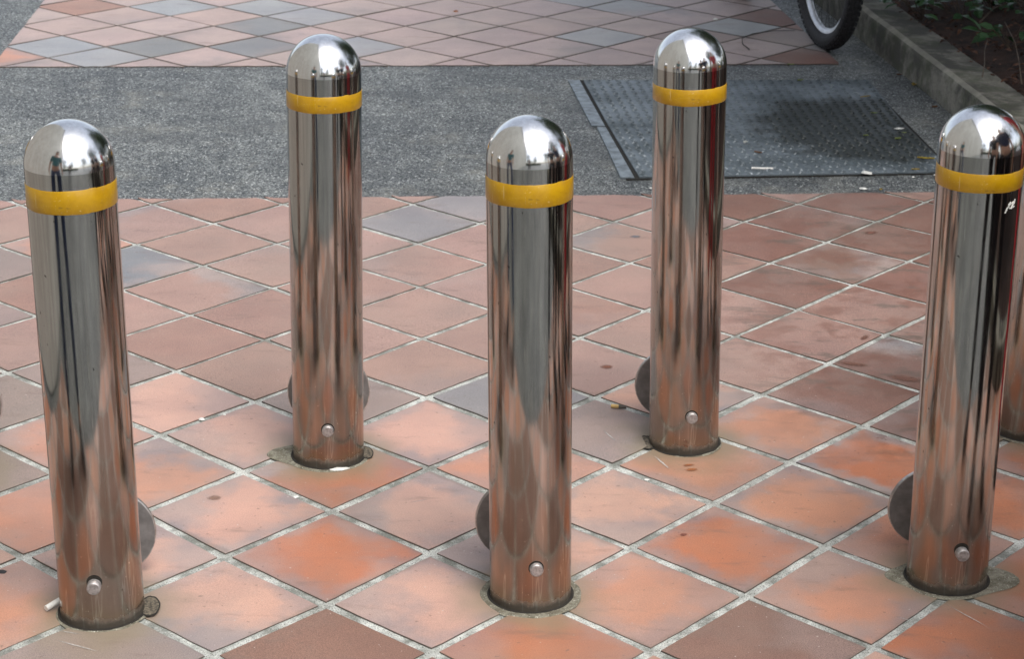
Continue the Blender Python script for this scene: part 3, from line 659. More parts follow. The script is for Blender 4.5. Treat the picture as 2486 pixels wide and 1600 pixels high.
def bollard(i, x, y, lean, H, az, z0, z1, label, ring_out, lobes, notches, bolt_out=.011, tape_tilt=0.0, disc_r=.094):
    t = empty('bollard', (x, y, 0)); tag(t, label, 'bollard', POST_GROUP)
    t.rotation_euler = (Matrix.Rotation(math.atan(lean), 4, 'Y') @ Matrix.Rotation(math.radians(az), 4, 'Z')).to_euler()
    r = random.Random(100 + i)
    bm = bmesh.new(); sh = H - RAD
    lathe(bm, [(RAD * .995, -.02)] + [(RAD, sh * k / 24) for k in range(25)], 96, cap=False); obj('tube', bm, STEEL, t, smooth=True)
    bm = bmesh.new(); lathe(bm, [(RAD * math.cos(a), sh + RAD * math.sin(a)) for a in [PI / 2 * k / 24 for k in range(24)]] + [(0, H)], 96, cap=False)
    obj('domed_cap', bm, DOME, t, smooth=True)
    bm = bmesh.new(); n = 96; rr = RAD + .0007; rows = []
    for zz in (z0, z0 + .001, z1 - .001, z1):
        ri = rr - (.0006 if zz in (z0, z1) else 0); row = []
        for k in range(n + 3):
            a = -PI * .32 + 2 * PI * k / n; dz = tape_tilt * math.cos(a) * RAD + .0011 * noise.noise(Vector((a * 1.3, i * 5.1, zz * 50))) + .0005 * noise.noise(Vector((a * 9, i * 2.1, zz * 50))) + (.0012 if k > n - 1 else 0)
            row.append(bm.verts.new(((ri + (.0005 if k > n - 1 else 0)) * math.cos(a), (ri + (.0005 if k > n - 1 else 0)) * math.sin(a), zz + dz)))
        rows.append(row)
    for a, b in zip(rows, rows[1:]):
        for k in range(n + 2): bm.faces.new((a[k], a[k + 1], b[k + 1], b[k]))
    obj('reflective_band', bm, TAPE, t, smooth=True)
    # locking bolt through the foot of the tube and the round lock plate behind it
    bm = bmesh.new(); bz = .0985
    lathe(bm, [(.0, -RAD - bolt_out), (.0112, -RAD - bolt_out), (.0132, -RAD - bolt_out + .0018), (.0134, -RAD + .004), (.0134, -RAD + .01)], 32, 'Y', (0, 0, bz), cap=False)
    bo = obj('locking_bolt', bm, simple('bolt_head_steel', (0.36, 0.34, 0.33), .5, .6, nscale=140, var=.3, bump=.4), t)
    for f in bo.data.polygons: f.use_smooth = len(f.vertices) == 4 and abs(f.normal.y) < .5
    bm = bmesh.new(); seg = 36; hr = .0152; off = .0015 if bolt_out < .015 else .006
    ring = []
    for k in range(seg):
        a = 2 * PI * k / seg; X_ = hr * math.cos(a); Z_ = bz + off + hr * math.sin(a); Y_ = -math.sqrt((RAD + .0006) ** 2 - X_ * X_); ring.append(bm.verts.new((X_, Y_, Z_)))
    bm.faces.new(ring); obj('bolt_hole', bm, GAPM, t)
    bm = bmesh.new(); yc = .150
    prof = [(0.0, yc), (disc_r - .002, yc + .0005), (disc_r, yc + .002), (disc_r, yc + .009), (disc_r - .0015, yc + .0105), (0, yc + .0105)]
    lathe(bm, prof, 72, 'Y', (0, 0, disc_r + .0015), cap=False)
    for f in bm.faces: f.material_index = 1 if max(v.co.y for v in f.verts) - min(v.co.y for v in f.verts) > .001 else 0
    lp = obj('lock_plate', bm, [BRUSH, RIMM], t)
    bm = bmesh.new(); lathe(bm, [(.017, RAD - .006), (.017, yc)], 24, 'Y', (0, 0, disc_r + .0015), cap=False); lathe(bm, [(.0, yc - .006), (.028, yc - .006), (.031, yc - .0005)], 24, 'Y', (0, 0, disc_r + .0015), cap=False); obj('spindle', bm, BRUSH, lp, smooth=True)
    # foot: grimy ring, dark gap and the mortar it is bedded in
    bm = bmesh.new(); blob_ring(bm, RAD - .004, lambda a: RAD + .0035 + .0014 * noise.noise(Vector((math.cos(a) * 3, math.sin(a) * 3, i))), .0028, thick=.001); obj('socket_gap', bm, GAPM, t)
    def rf(a):
        w_ = ring_out + .004 * noise.noise(Vector((math.cos(a) * 2.2, math.sin(a) * 2.2, i * 3.1))) + .002 * noise.noise(Vector((math.cos(a) * 9, math.sin(a) * 9, i)))
        for (la, lw, lr) in lobes:
            d = abs((math.degrees(a) - la + 180) % 360 - 180); w_ = max(w_, RAD + .012 + (lr - RAD) * math.exp(-(d / lw) ** 2))
        return w_
    bm = bmesh.new(); blob_ring(bm, RAD + .0030, rf, .0020, thick=.0025); obj('mortar_collar', bm, MORTAR, t)
    for (la, dist, rx, ry) in notches:
        bm = bmesh.new(); a0 = math.radians(la); cx, cy = dist * math.cos(a0), dist * math.sin(a0); out = []; inn = []
        for k in range(28):
            a = 2 * PI * k / 28; w_ = 1 + .12 * noise.noise(Vector((math.cos(a) * 2, math.sin(a) * 2, la)))
            lx, ly = rx * w_ * math.cos(a), ry * w_ * math.sin(a)
            X_, Y_ = cx + lx * math.cos(a0) - ly * math.sin(a0), cy + lx * math.sin(a0) + ly * math.cos(a0)
            out.append(bm.verts.new((X_, Y_, .0030))); inn.append(bm.verts.new((cx + (X_ - cx) * .86, cy + (Y_ - cy) * .86, .0031)))
        for k in range(28): bm.faces.new((out[k], out[(k + 1) % 28], inn[(k + 1) % 28], inn[k])).material_index = 0
        bm.faces.new(inn).material_index = 1
        obj('socket_notch', bm, [GAPM, RING], t)
    return t
B1 = bollard(1, -0.8041, 3.5945, -.0093, 1.001, 4.3, .8448, .8896, 'steel bollard at the near left, white cigarette stub beside its foot', .089, [], [(4, .092, .021, .044)], .018, .012, .096)
B2 = bollard(2, -0.4249, 4.3666, .0069, .998, 4.6, .8410, .8778, 'steel bollard farthest left but one, crumpled white paper caught at its foot', .093, [(175, 22, .13)], [(4, .089, .016, .036)], disc_r=.098)
B3 = bollard(3, 0.0450, 3.6884, -.0186, .997, 7.7, .8414, .8857, 'steel bollard at the centre front with a complete round mortar collar', .101, [], [])
B4 = bollard(4, 0.4134, 4.4721, -.0267, 1.000, 7.6, .8428, .8794, 'steel bollard in front of the chequer plate, brown hollow beside its foot', .088, [], [(176, .091, .024, .042)], disc_r=.090)
B5 = bollard(5, 0.9071, 3.7859, -.0143, 1.004, 4.8, .8529, .8905, 'steel bollard at the near right with a white scratched mark under its yellow band', .096, [(-8, 26, .135), (172, 20, .115)], [], .016, disc_r=.089)
B6 = bollard(6, 1.2560, 4.578, .014, 1.0, 6, .8420, .8810, 'steel bollard cut by the right edge, half hidden behind the scratched one', .092, [], [])
B7 = bollard(7, -1.277, 4.262, 0.0, 1.0, 4.5, .8420, .8810, 'steel bollard just outside the left edge, only the rim of its lock plate in view', .092, [], [])
# scratched scribble on the near right post
bm = bmesh.new()
def on_post(px, pz, rr=RAD + .0004):
    a = px / RAD; return Vector((rr * math.sin(a), -rr * math.cos(a), pz))
for st in ([(-.012, 0), (-.009, .006), (-.004, .007), (-.006, .012), (-.001, .016), (.002, .013)], [(-.004, .004), (.001, .004), (.004, .010), (.007, .016)], [(.002, .002), (.005, .008), (.010, .012), (.012, .020)], [(.006, .004), (.011, .006)], [(-.014, -.004), (-.011, .0), (-.009, .003)], [(-.007, .009), (.008, .016)]):
    tube(bm, [on_post(.046 + a, .816 + b) for a, b in st], .0010, 5)
obj('scratch_mark', bm, WHITE, B5)

# ------------------------------------------------------------------ bicycle whose wheel stands at the top of the picture
RUB = simple('black_tyre_rubber', (0.022, 0.022, 0.024), .75, nscale=90, var=.4, bump=.5)
TAN_ = simple('tyre_side_wall', (0.045, 0.055, 0.06), .6)
ALU = simple('bright_rim_alloy', (0.62, 0.64, 0.68), .4, .5, nscale=20, var=.15, bump=0)
FRAME = simple('blue_frame_paint', (0.02, 0.05, 0.16), .3, 0, var=.1, bump=0)
BLK = simple('black_plastic', (0.02, 0.02, 0.02), .5)
def wheel(parent, cx):
    w_ = obj('wheel', (lambda b: (lathe(b, [(.02, -.03), (.026, -.022), (.014, -.012), (.014, .012), (.026, .022), (.02, .03)], 20, 'Y', (cx, 0, .345)), b)[1])(bmesh.new()), ALU, parent, smooth=True)
    bm = bmesh.new(); R0, r0 = .310, .036; n, m = 96, 16; rg = []
    for k in range(n):
        a = 2 * PI * k / n; ring = []
        for q in range(m):
            b = 2 * PI * q / m; rr = R0 + r0 * math.cos(b); ring.append(bm.verts.new((cx + rr * math.cos(a), r0 * .95 * math.sin(b), .345 + rr * math.sin(a))))
        rg.append(ring)
    for k in range(n):
        for q in range(m): bm.faces.new((rg[k][q], rg[k][(q + 1) % m], rg[(k + 1) % n][(q + 1) % m], rg[(k + 1) % n][q]))
    for k in range(72):
        for q, b in enumerate((-1.0, -.5, 0, .5, 1.0)):
            a = 2 * PI * (k + (.5 if q % 2 else 0)) / 72; rr = R0 + (r0 + .001) * math.cos(b)
            Mx = Matrix.Rotation(-a, 3, 'Y') @ Matrix.Rotation(b, 3, 'Z')
            box(bm, (cx + rr * math.cos(a), (r0 + .001) * math.sin(b), .345 + rr * math.sin(a)), (.007, .009, .016), M=Mx.to_4x4())
    obj('tyre', bm, RUB, w_)
    bm = bmesh.new(); lathe(bm, [(.292, -.016), (.284, -.016), (.262, -.011), (.255, 0), (.262, .011), (.284, .016), (.292, .016)], 96, 'Y', (cx, 0, .345), cap=False); obj('rim', bm, ALU, w_, smooth=True)
    bm = bmesh.new()
    for k in range(32):
        a = 2 * PI * k / 32; s_ = .02 if k % 2 else -.02; o2 = a + (.35 if k % 4 < 2 else -.35)
        tube(bm, [(cx + .02 * math.cos(o2), s_, .345 + .02 * math.sin(o2)), (cx + .258 * math.cos(a), 0, .345 + .258 * math.sin(a))], .0010, 4)
    obj('spokes', bm, BLK, w_)
    return w_
bk = empty('bicycle', (1.357, 8.86, 0)); tag(bk, 'knobbly tyred bicycle leaning by the kerb, one wheel in view at the top', 'bicycle')
bang = math.radians(103.0); bk.rotation_euler = (math.radians(0), 0, bang)
wheel(bk, 0.0); wheel(bk, 1.18)
bm = bmesh.new()
BBk = (.42, 0, .30)
for a, b, rr in (((0, .045, .345), BBk, .009), ((0, -.045, .345), BBk, .009), ((0, .045, .345), (.27, .012, .72), .008), ((0, -.045, .345), (.27, -.012, .72), .008), (BBk, (.25, 0, .82), .016), (BBk, (.88, 0, .76), .02), ((.27, 0, .76), (.82, 0, .84), .017), ((.86, 0, .70), (.80, 0, .92), .02)): tube(bm, [a, b], rr, 12)
obj('frame', bm, FRAME, bk, smooth=True)
bm = bmesh.new(); tube(bm, [(1.18, .05, .345), (.90, .05, .66), (.86, 0, .70)], .013, 10); tube(bm, [(1.18, -.05, .345), (.90, -.05, .66), (.86, 0, .70)], .013, 10); obj('fork', bm, BLK, bk, smooth=True)
bm = bmesh.new(); tube(bm, [(.76, .33, 1.0), (.80, .15, 1.02), (.83, 0, 1.0), (.80, -.15, 1.02), (.76, -.33, 1.0)], .012, 10); tube(bm, [(.80, 0, .92), (.83, 0, 1.0)], .014, 10); obj('handlebar', bm, BLK, bk, smooth=True)
bm = bmesh.new(); tube(bm, [(.25, 0, .82), (.24, 0, .93)], .013, 10); tube(bm, [(.12, 0, .955), (.18, 0, .965), (.28, 0, .955), (.38, 0, .955)], [.055, .07, .04, .022], 14); obj('saddle', bm, BLK, bk, smooth=True)
bm = bmesh.new(); lathe(bm, [(.095, -.055), (.095, -.05), (.02, -.05), (.02, .05)], 32, 'Y', BBk); tube(bm, [(.42, -.06, .30), (.58, -.065, .34)], .009, 8); tube(bm, [(.42, .06, .30), (.26, .065, .26)], .009, 8); box(bm, (.58, -.11, .345), (.08, .07, .018)); box(bm, (.26, .11, .255), (.08, .07, .018)); obj('crank', bm, BLK, bk)

# ------------------------------------------------------------------ litter and small things on the ground
PAPER = simple('cigarette_paper', (0.72, 0.71, 0.67), .7, var=.1); CORK = simple('filter_tan', (0.55, 0.36, 0.14), .7)
LEMON = simple('yellow_stick', (0.55, 0.42, 0.05), .6); LG = simple('pale_green_leaf', (0.30, 0.36, 0.10), .6); LB = simple('brown_leaf', (0.22, 0.11, 0.05), .8); LY = simple('yellow_leaf', (0.42, 0.30, 0.05), .6)
def stub(x, y, z, L, ang, label, r_=.004, tip=True, pitch=0.0, mats=(None, None)):
    t = empty('cigarette_end', (x, y, z)); t.rotation_euler = (0, -pitch, ang); tag(t, label, 'cigarette end', 'cigarette ends dropped on the ground')
    bm = bmesh.new(); lathe(bm, [(r_ * .95, -L / 2), (r_, -L / 2 + .001), (r_, L / 2 - .001), (r_ * .9, L / 2)], 16, 'X'); obj('paper', bm, mats[0] or PAPER, t, smooth=False)
    if tip:
        bm = bmesh.new(); lathe(bm, [(r_ * 1.05, L / 2 - .001), (r_ * 1.05, L / 2 + .017), (r_ * .95, L / 2 + .018)], 16, 'X'); obj('filter', bm, CORK if mats[1] is None else mats[1], t, smooth=False)
    return t
stub(0.864, 6.859, .0072, .075, -.04, 'clean white cigarette lying on the front metal plate', .0042, False)
stub(-0.903, 3.598, .010, .036, .9, 'squashed white cigarette stub beside the foot of the near left bollard', .006, False, .12)
stub(0.276, 4.672, .006, .020, 2.95, 'burnt cigarette end with a tan filter in the joint left of the plate bollard', .0045, True, mats=(simple('ash_end', (.1, .09, .08), .9), simple('wet_filter', (.62, .42, .16), .7)))
def flake(x, y, L, W, ang, mat, label, cat, name, group, z=.0015, curl=.25, seed=0):
    r = random.Random(seed + int(x * 1000)); bm = bmesh.new(); n = 7; m = 4; g = []
    for a in range(n):
        u_ = a / (n - 1); wd = W * (math.sin(PI * (.08 + .84 * u_)) ** .7) * r.uniform(.85, 1.1); row = []
        for b in range(m):
            v_ = b / (m - 1) - .5; row.append(bm.verts.new((L * (u_ - .5), wd * v_, curl * W * (4 * v_ * v_ + .5 * abs(u_ - .5)) + r.uniform(0, .0006))))
        g.append(row)
    for a in range(n - 1):
        for b in range(m - 1): bm.faces.new((g[a][b], g[a + 1][b], g[a + 1][b + 1], g[a][b + 1]))
    r_ = bmesh.ops.solidify(bm, geom=bm.faces[:], thickness=.0004)
    o = obj(name, bm, mat, smooth=False); o.location = (x, y, z); o.rotation_euler = (0, 0, ang); return tag(o, label, cat, group)
LFG = 'fallen leaves on the asphalt and plates'
flake(1.464, 7.018, .062, .014, -.15, LEMON, 'bright yellow strip lying on the plate beside the scratched bollard', 'litter', 'yellow_strip', None, .006, .3)
for k, (x, y, L, W, a, m_, lb) in enumerate([
    (0.841, 7.202, .030, .018, 1.1, WHITE, 'pale curled scrap on the front plate above the white cigarette'), (0.871, 7.064, .030, .016, -.5, LB, 'brown curled leaf on the front plate between pale scrap and white cigarette'),
    (1.299, 7.325, .020, .012, .2, LG, 'narrow green leaf on the dark wet part of the plate'), (1.411, 7.284, .026, .017, .4, LG, 'widest pale green leaf on the wet part of the plate'),
    (1.449, 7.374, .018, .009, .1, LG, 'small yellow-green leaf just above the widest one'), (1.391, 7.929, .05, .010, .5, LY, 'long yellowish sliver at the far right of the plates'),
    (1.630, 8.173, .04, .022, 1.2, LY, 'yellow leaf lodged against the foot of the kerb'), (1.168, 8.510, .03, .014, .1, LG, 'pale green leaf at the edge of the far tiles'),
    (1.168, 8.196, .026, .012, .3, LG, 'pale leaf at the far edge of the plates'), (1.383, 7.666, .026, .011, -.2, LG, 'green leaf in the seam shadow near the plate corner'),
    (1.40, 6.872, .03, .012, .1, LY, 'tan leaf by the front edge of the plate, next to the scratched bollard'), (1.645, 7.80, .03, .018, .6, LB, 'brown leaf in the gutter at the kerb above the scratched bollard'),
    (1.243, 6.64, .018, .012, .9, LY, 'tiny yellow-green crumb at the joint of tiles and asphalt'), (1.60, 8.35, .025, .014, .3, LB, 'brown leaf by the kerb just beyond the yellow one')]):
    flake(x, y, L, W, a, m_, lb, 'leaf' if m_ is not WHITE else 'litter', 'fallen_leaf' if m_ is not WHITE else 'paper_scrap', LFG if m_ is not WHITE else None, .0062 if .3 < x < 1.5 and 6.8 < y < 8.2 else -.001, seed=k)
def scrap(x, y, s_, label, mat=WHITE, seed=1, name='paper_scrap', z=0.0, cat='litter', flat=.5, sq=1.0, ang=0.0, group='white scraps and gum on the ground'):
    bm = bmesh.new(); bmesh.ops.create_icosphere(bm, subdivisions=2, radius=1)
    for v in bm.verts:
        k = 1 + .55 * noise.noise(v.co * 2.1 + Vector((seed, 0, 0))); v.co = Vector((v.co.x * s_ * k * sq, v.co.y * s_ * k, max(-.1, v.co.z) * s_ * k * flat))
    o = obj(name, bm, mat); o.location = (x, y, z); o.rotation_euler = (0, 0, ang); return tag(o, label, cat, group)
scrap(1.222, 6.824, .013, 'crumpled white scrap on the front edge of the plate', seed=2, z=.005, sq=1.6, ang=-.5)
scrap(1.182, 6.647, .009, 'white scrap on the asphalt just before the tiles', seed=3, sq=1.6)
scrap(1.442, 7.440, .010, 'bluish white dash on the darkest part of the plate', seed=4, z=.006, sq=2.0, ang=.2, flat=.2)
scrap(0.313, 4.253, .0055, 'white gum dot on the joint right of the centre bollard', WHITE, 5, 'chewing_gum', .0, flat=.3, cat='gum')
scrap(-0.476, 4.135, .006, 'white gum dot on the joint below the bollard with crumpled paper', WHITE, 6, 'chewing_gum', .0, flat=.3, cat='gum')
scrap(-0.752, 4.571, .007, 'white crumb in the joint between the two left bollards', WHITE, 7, flat=.4)
scrap(-0.70, 4.60, .004, 'small white crumb next to a larger one in the joint', WHITE, 8, flat=.4)
scrap(-0.392, 4.283, .008, 'crumpled white paper strip caught at the foot of the far left bollard', WHITE, 9, sq=2.6, ang=.18, flat=.45, z=.002)
scrap(-1.042, 3.752, .008, 'small black clump on the joint at the left edge', simple('black_clump', (.02, .02, .022), .8), 10, 'dirt_clump', 0, 'dirt', .6, 1.3, group=None)
scrap(1.38, 6.80, .005, 'tiny white chip before the front plate edge', WHITE, 12); scrap(1.46, 6.83, .005, 'tiny white chip by the plate corner next to the scratched bollard', WHITE, 13)
scrap(0.47, 6.62, .006, 'narrow white chip on the asphalt below the plate frame', WHITE, 14, sq=2.5, flat=.3)
scrap(-0.285, 9.529, .012, 'brown nut husk on a joint of the far tiles', simple('husk', (.25, .1, .05), .8), 15, 'nut_husk', 0, 'husk', .6, group=None)
scrap(0.93, 9.43, .010, 'pale pebble on a joint of the far tiles', WHITE, 16, 'pebble', 0, 'pebble', .6, group=None)
# stains are part of the paving: thin irregular spots
def spot(x, y, a, b, ang, col, seed):
    bm = bmesh.new(); vs = []
    for k in range(26):
        t = 2 * PI * k / 26; w_ = 1 + .35 * noise.noise(Vector((math.cos(t) * 1.7, math.sin(t) * 1.7, seed))) + .08 * math.sin(5 * t + seed)
        vs.append(bm.verts.new((a * w_ * math.cos(t), b * w_ * math.sin(t), 0)))
    bm.faces.new(vs); M = Mat('spilt_stain'); p = M.obj()
    rr = M.n('VectorMath', {0: M.scale(p, (1 / a, 1 / b, 0))}, operation='LENGTH').outputs['Value']
    M.set('Base Color', M.mix(M.ramp(M.noise(p, 160, 3, .7), .4, .6), col, tuple(c * .7 for c in col[:3]) + (1,))); M.set('Roughness', .6)
    M.set('Alpha', M.math('MULTIPLY', M.ramp(M.math('ADD', rr, M.math('MULTIPLY', M.noise(p, 90, 4, .7), .9)), .75, 1.45, 1, 0), .75))
    o = obj('ground_stain', bm, M.m); o.location = (x, y, .0016); o.rotation_euler = (0, 0, ang); tag(o, kind='structure')
for k, s_ in enumerate([(0.249, 4.955, .022, .018, 0, (0.22, .075, .035, 1)), (-0.657, 4.122, .020, .016, 0, (.27, .16, .11, 1)), (0.376, 3.968, .011, .008, .3, (.20, .06, .04, 1)),
                        (0.382, 6.076, .022, .016, 0, (.16, .17, .19, 1)), (1.033, 4.417, .016, .012, 0, (.28, .12, .06, 1)), (.42, 4.31, .02, .011, .2, (.38, .13, .04, 1)), (.415, 4.335, .018, .008, .2, (.33, .10, .03, 1)),
                        (-1.0, 4.55, .06, .03, .3, (.20, .14, .12, 1)), (.96, 5.2, .03, .012, 1.0, (.20, .09, .06, 1)), (1.02, 4.9, .06, .025, -.4, (.21, .1, .07, 1)), (.9, 5.0, .05, .016, -.3, (.2, .09, .06, 1)), (1.13, 6.15, .03, .018, .4, (.22, .09, .06, 1)),
                        (-.825, 3.448, .062, .0022, -.44, (.6, .58, .54, 1)), (-.85, 3.50, .03, .002, -.3, (.55, .53, .5, 1)), (.918, 3.615, .068, .0018, -.97, (.66, .64, .6, 1)), (.354, 4.347, .048, .004, -1.18, (.6, .57, .52, 1)),
                        (.238, 4.50, .045, .003, -1.17, (.55, .52, .49, 1)), (.79, 3.60, .03, .0015, -.6, (.6, .58, .55, 1)), (1.28, 5.62, .05, .002, -.9, (.55, .55, .52, 1)), (-.20, 4.12, .03, .0016, .4, (.55, .5, .47, 1)), (.745, 3.86, .05, .003, -.9, (.5, .48, .46, 1))]):
    spot(*s_[:5], s_[5], k * 3.7)

# ------------------------------------------------------------------ the surroundings the polished posts mirror
RENDER = concrete('pale_rendered_wall', (0.52, 0.505, 0.45, 1), (0.58, 0.565, 0.51, 1), .03)
GLASS = simple('window_glass', (0.05, 0.06, 0.07), .08, 0, var=.1, bump=0); WFR = simple('window_frame', (0.35, 0.35, 0.33), .5)
hb = empty('building', (-2.05, 6.1, 0)); tag(hb, 'pale rendered building wall along the left side of the pavement', 'building')
bm = bmesh.new(); box(bm, (-3.0, -8.0, 4.1), (6.0, 16.0, 8.2), bev=.01); obj('wall', bm, RENDER, hb)
bm = bmesh.new(); box(bm, (-3.0, -8.0, 8.35), (6.3, 16.3, .3), bev=.02); obj('roof', bm, RENDER, hb)
# hedge across the road behind the photographer
t = empty('hedge', (1, -11.5, 0)); tag(t, 'clipped green hedge across the road behind the photographer', 'hedge')
random.seed(4); bm = bmesh.new(); box(bm, (0, 0, .7), (15, .9, 1.4)); obj('core', bm, simple('hedge_core', (.012, .02, .008), .9), t)
bm = bmesh.new()
for k in range(9000):
    f_ = random.random()
    if f_ < .65: c = (random.uniform(-7.6, 7.6), .45 + random.uniform(-.02, .12), random.uniform(.05, 1.5)); n_ = (0, 1, .4)
    else: c = (random.uniform(-7.6, 7.6), random.uniform(-.5, .55), 1.4 + random.uniform(-.02, .14)); n_ = (0, 0, 1)
    quad_leaf(bm, c, Vector(n_) + rnd_dir(random) * .8, .11)
obj('foliage', bm, LEAF, t, normals=False)

# ------------------------------------------------------------------ people standing outside the frame (seen only in the steel)
SKIN = simple('skin', (0.42, 0.25, 0.17), .5, var=.06, bump=0); HAIR = simple('dark_hair', (0.015, 0.012, 0.01), .5)
def person(x, y, rz, top, trouser, label, raised=False, stance=.10, h=1.72):
    """one continuous skinned body; clothes are thin shells grown the same way"""
    k = h / 1.72
    t = empty('person', (x, y, 0), rz); tag(t, label, 'person')
    def skin(name, V, E, R, mat, sub=1, root=0):
        me = bpy.data.meshes.new(name); me.from_pydata([tuple(c * k for c in v) for v in V], E, [])
        o = bpy.data.objects.new(name, me); C.objects.link(o); md = o.modifiers.new('skin', 'SKIN'); sv = me.skin_vertices[0].data if me.skin_vertices else None
        if sv is None:
            me.attributes.new('skin', 'FLOAT', 'POINT')
        for q, r_ in enumerate(R): sv[q].radius = (r_[0] * k, r_[1] * k) if isinstance(r_, tuple) else (r_ * k, r_ * k)
        sv[root].use_root = True
        md.use_smooth_shade = True; sb = o.modifiers.new('sub', 'SUBSURF'); sb.levels = sub; sb.render_levels = sub
        me.materials.append(mat); o.parent = t; return o
    hipw = .085
    V = [(0, 0, .95), (0, 0, 1.12), (0, .0, 1.30), (0, .01, 1.42), (0, .0, 1.50), (0, -.01, 1.57), (0, -.012, 1.66), (0, -.005, 1.70)]
    R = [(.15, .10), (.135, .095), (.155, .10), (.12, .08), .052, .070, .085, .055]
    E = [(a, a + 1) for a in range(7)]
    for s_ in (-1, 1):
        b = len(V)
        V += [(s_ * hipw, 0, .88), (s_ * (hipw + stance * .3), -.01, .50), (s_ * (hipw + stance * .5), .02, .09), (s_ * (hipw + stance * .5), -.06, .04), (s_ * (hipw + stance * .55), -.16, .03)]
        R += [.085, .058, .040, .040, (.040, .025)]; E += [(0, b), (b, b + 1), (b + 1, b + 2), (b + 2, b + 3), (b + 3, b + 4)]
        b = len(V)
        if raised: V += [(s_ * .17, 0, 1.41), (s_ * .26, -.06, 1.20), (s_ * .14, -.22, 1.50), (s_ * .10, -.24, 1.56)]
        else: V += [(s_ * .17, 0, 1.41), (s_ * .23, .02, 1.14), (s_ * .25, -.03, .90), (s_ * .25, -.045, .83)]
        R += [.055, .042, .030, (.040, .022)]; E += [(3, b), (b, b + 1), (b + 1, b + 2), (b + 2, b + 3)]
        hx, hy, hz = V[-1]; d = Vector(V[-1]) - Vector(V[-2]); d.normalize(); sd_ = d.cross(Vector((s_, 0, 0))).normalized()
        hb_ = len(V) - 1
        for q, (off, L) in enumerate(((-.026, .062), (-.009, .075), (.009, .072), (.026, .058))):
            b2 = len(V); p0 = Vector(V[hb_]) + d * .03 + sd_ * off
            V += [tuple(p0), tuple(p0 + d * L * .5 + Vector((-s_ * .008, 0, 0))), tuple(p0 + d * L + Vector((-s_ * .022, 0, 0)))]; R += [.0095, .0085, .007]; E += [(hb_, b2), (b2, b2 + 1), (b2 + 1, b2 + 2)]
        b2 = len(V); p0 = Vector(V[hb_]) - sd_ * .034; V += [tuple(p0), tuple(p0 - sd_ * .02 + d * .03), tuple(p0 - sd_ * .022 + d * .055)]; R += [.011, .0095, .008]; E += [(hb_, b2), (b2, b2 + 1), (b2 + 1, b2 + 2)]
    skin('body', V, E, R, SKIN)
    # shirt and trousers
    V = [(0, 0, .96), (0, 0, 1.12), (0, 0, 1.30), (0, .01, 1.41)]; R = [(.165, .115), (.15, .11), (.168, .113), (.132, .092)]; E = [(0, 1), (1, 2), (2, 3)]
    for s_ in (-1, 1):
        b = len(V); V += [(s_ * .175, 0, 1.41)] + ([(s_ * .25, -.055, 1.22)] if raised else [(s_ * .225, .018, 1.17)]); R += [.067, .056]; E += [(3, b), (b, b + 1)]
    skin('shirt', V, E, R, top)
    V = [(0, 0, .97)]; R = [(.158, .11)]; E = []
    for s_ in (-1, 1):
        b = len(V); V += [(s_ * hipw, 0, .86), (s_ * (hipw + stance * .3), -.01, .50), (s_ * (hipw + stance * .5), .02, .10)]; R += [.100, .074, .062]; E += [(0, b), (b, b + 1), (b + 1, b + 2)]
    skin('trousers', V, E, R, trouser)
    for s_ in (-1, 1):
        bm = bmesh.new(); tube(bm, [(s_ * (hipw + stance * .5) * k, .07, .045), (s_ * (hipw + stance * .5) * k, .0, .05), (s_ * (hipw + stance * .52) * k, -.09, .04), (s_ * (hipw + stance * .55) * k, -.18, .03)], [.035, .046, .044, .028], 14)
        obj('shoe', bm, BLK, t, smooth=True)
    bm = bmesh.new(); bmesh.ops.create_uvsphere(bm, u_segments=20, v_segments=14, radius=1)
    bmesh.ops.delete(bm, geom=[v for v in bm.verts if v.co.y < -.25 and v.co.z < .45 or v.co.z < -.75], context='VERTS')
    for v in bm.verts: v.co = Vector((v.co.x * .092, .012 + v.co.y * .108, 1.645 + v.co.z * .112)) * k
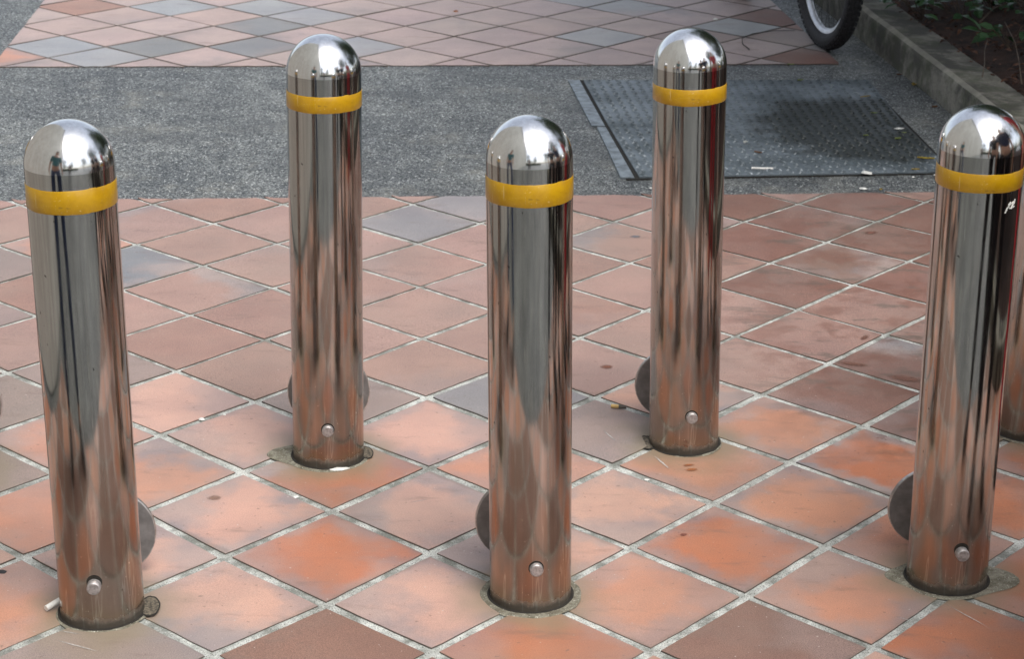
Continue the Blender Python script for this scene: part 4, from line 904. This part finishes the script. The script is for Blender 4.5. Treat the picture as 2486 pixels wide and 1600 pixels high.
    obj('hair', bm, HAIR, t, smooth=True)
    bm = bmesh.new(); tube(bm, [(0, -.088 * k, 1.66 * k), (0, -.115 * k, 1.615 * k)], [.008, .013], 8); obj('nose', bm, SKIN, t, smooth=True)
    for s_ in (-1, 1):
        bm = bmesh.new(); bmesh.ops.create_uvsphere(bm, u_segments=10, v_segments=8, radius=.011); bmesh.ops.translate(bm, vec=(s_ * .03 * k, -.087 * k, 1.655 * k), verts=bm.verts); obj('eye', bm, BLK, t, smooth=True)
        bm = bmesh.new(); bmesh.ops.create_uvsphere(bm, u_segments=10, v_segments=8, radius=1); bmesh.ops.scale(bm, vec=(.010, .018, .03), verts=bm.verts); bmesh.ops.translate(bm, vec=(s_ * .087 * k, 0, 1.64 * k), verts=bm.verts); obj('ear', bm, SKIN, t, smooth=True)
    bm = bmesh.new(); tube(bm, [(-.024 * k, -.090 * k, 1.578 * k), (0, -.096 * k, 1.576 * k), (.024 * k, -.090 * k, 1.578 * k)], .005, 6); obj('mouth', bm, simple('lips', (.3, .11, .09), .5, bump=0), t, smooth=True)
    return t
NAVY = simple('navy_cloth', (0.012, 0.018, 0.05), .9); BLACKC = simple('black_cloth', (0.010, 0.009, 0.012), .9); REDC = simple('red_cloth', (0.45, 0.03, 0.04), .8)
JEAN = simple('blue_denim', (0.03, 0.05, 0.11), .9); GREYC = simple('grey_cloth', (0.16, 0.16, 0.17), .9)
person(0.05, -.42, PI, GREYC, BLACKC, 'photographer in grey top and black trousers with hands raised', True, h=1.78)
person(-1.15, 2.74, PI * .85, simple('teal_shirt', (.05, .16, .17), .9), JEAN, 'onlooker in a teal shirt and jeans beside the pale wall', stance=.26)
person(1.36, 3.40, PI * 1.25, NAVY, BLACKC, 'onlooker in navy and black close to the near right bollard', stance=.12)
person(1.22, 2.98, PI * 1.2, BLACKC, BLACKC, 'onlooker dressed all in black just right of the photographer', stance=.22)
person(1.47, 4.18, PI * 1.3, REDC, REDC, 'onlooker dressed all in red by the kerb', stance=.05)
